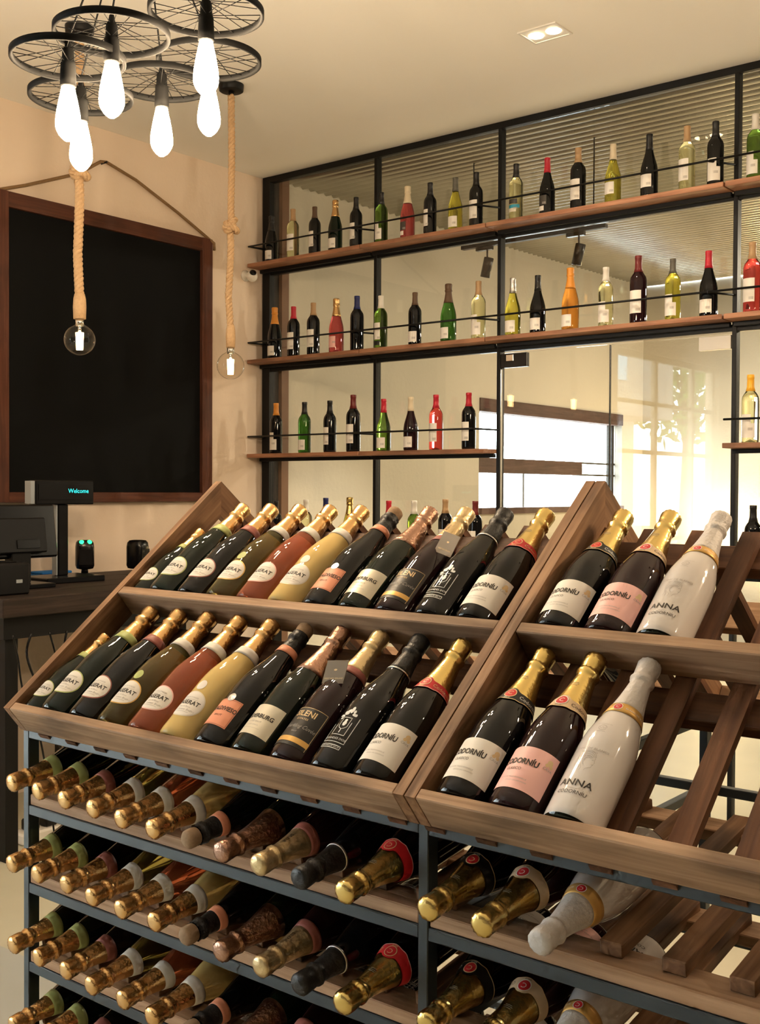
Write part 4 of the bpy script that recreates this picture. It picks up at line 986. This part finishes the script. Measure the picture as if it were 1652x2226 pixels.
scanner(-4.775, 3.535, -30, 'black barcode scanner with two green lights on the counter', True)
scanner(-4.60, 3.735, 15, 'black barcode scanner at the right end of the counter by the tray', False)
t = dev('cloth', 'folded blue cloth lying behind the barcode scanner', 'cloth', -4.84, 3.33)
slab('fold', WM[t], (-.06, -.05, 0), (.06, .16, .018), 'blue_cloth', t, .006); slab('fold', WM[t], (-.05, -.04, .0182), (.05, .14, .032), 'blue_cloth', t, .006)
# stool and barrel behind the rack, cables
t = thing('low_crate', 'low dark crate under the weathered barrel behind the rack', 'crate', T(-4.45, 3.55, 0))
slab('crate_top', ID, (-4.70, 3.30, .305), (-4.20, 3.80, .33), 'wood_counter', t)
for x in (-4.70, -4.225):
    for y in (3.30, 3.775): slab('crate_leg', ID, (x, y, 0), (x+.025, y+.025, .3045), 'wood_counter', t)
slab('crate_side', ID, (-4.20, 3.31, .08), (-4.185, 3.79, .29), 'wood_counter', t)
t = thing('weathered_barrel', 'pale weathered wooden barrel standing behind the left end of the rack', 'barrel', T(-4.45, 3.55, .3305))
for k in range(16):
    a = 2*math.pi*k/16; prof = [(.0,.19),(.12,.215),(.28,.225),(.44,.215),(.56,.19)]; w = .5*2*math.pi/16*.96
    vs = []; fs = []
    for z, r in prof:
        for rr, aa in ((r, a-w), (r, a+w), (r-.02, a+w), (r-.02, a-w)): vs.append((rr*math.cos(aa), rr*math.sin(aa), z))
    for i in range(4):
        for j in range(4): fs.append((i*4+j, i*4+(j+1)%4, (i+1)*4+(j+1)%4, (i+1)*4+j))
    fs += [(3,2,1,0), (16,17,18,19)]
    link('stave', MB().add(vs, fs).mesh('stave'), 'wood_grey', t, WM[t])
for z, r in ((.10, .2135), (.46, .2125)): part('hoop', MB().tube([((r+.004)*math.cos(2*math.pi*k/32), (r+.004)*math.sin(2*math.pi*k/32), z) for k in range(32)], .006, 6, True), 'black_steel', t)
part('lid', MB().lathe([(.52,0),(.52,.165),(.535,.165),(.535,0)], 24), 'wood_grey', t)
for k, how in enumerate(('hanging almost straight', 'swinging out towards the rack', 'looping low near the floor', 'crossing behind the others', 'bowed to the left')):
    y = 2.60+.075*k; x = -3.985+.016*k; rk = random.Random(k)
    pts = catmull([(x, y, .955), (x+.004, y+rk.uniform(-.03,.03), .86), (x+.01, y+rk.uniform(-.08,.08), .72-.03*k), (x+.02, y+rk.uniform(0,.25), .55), (x+.005, y+.1+rk.uniform(0,.25), .30), (x+.01, y+.2, .012)], 6)
    o = link('cable', MB().tube(pts, .004+.001*(k % 2), 6).mesh('cable'), 'plastic_black')
    tag(o, 'thin black cable below the counter, '+how, 'cable', 'cables under the counter')
t = thing('power_strip', 'pale power strip with black plugs on the floor below the counter', 'power strip', T(-4.25, 2.95, 0))
slab('body', WM[t], (-.05, -.16, .0005), (.05, .16, .05), 'plastic_white', t, .008)
for y in (-.09, .0, .09): slab('plug', WM[t], (-.03, y-.03, .0503), (.03, y+.03, .10), 'plastic_black', t, .006)
# camera dome on the wall
t = thing('security_camera', 'small white security camera on the wall beside the shelves', 'camera', T(XL+.001, 4.86, 2.86) @ Matrix.Rotation(R(90), 4, 'Y'))
part('mount', MB().lathe([(0,0),(0,.034),(.012,.034),(.014,.02),(.04,.018),(.04,0)], 20), 'plastic_white', t)
W = T(XL+.068, 4.855, 2.850) @ Matrix.Rotation(R(50), 4, 'Y') @ Matrix.Rotation(R(25), 4, 'X')
part('ball', MB().lathe([(-.034,0)]+[(-.034*math.cos(R(a)), .034*math.sin(R(a))) for a in range(15, 166, 15)]+[(.034,0)], 24), 'plastic_white', t, W)
part('lens', MB().lathe([(.0285,0),(.0285,.021),(.036,.019),(.037,0)], 20), 'plastic_black', t, W)
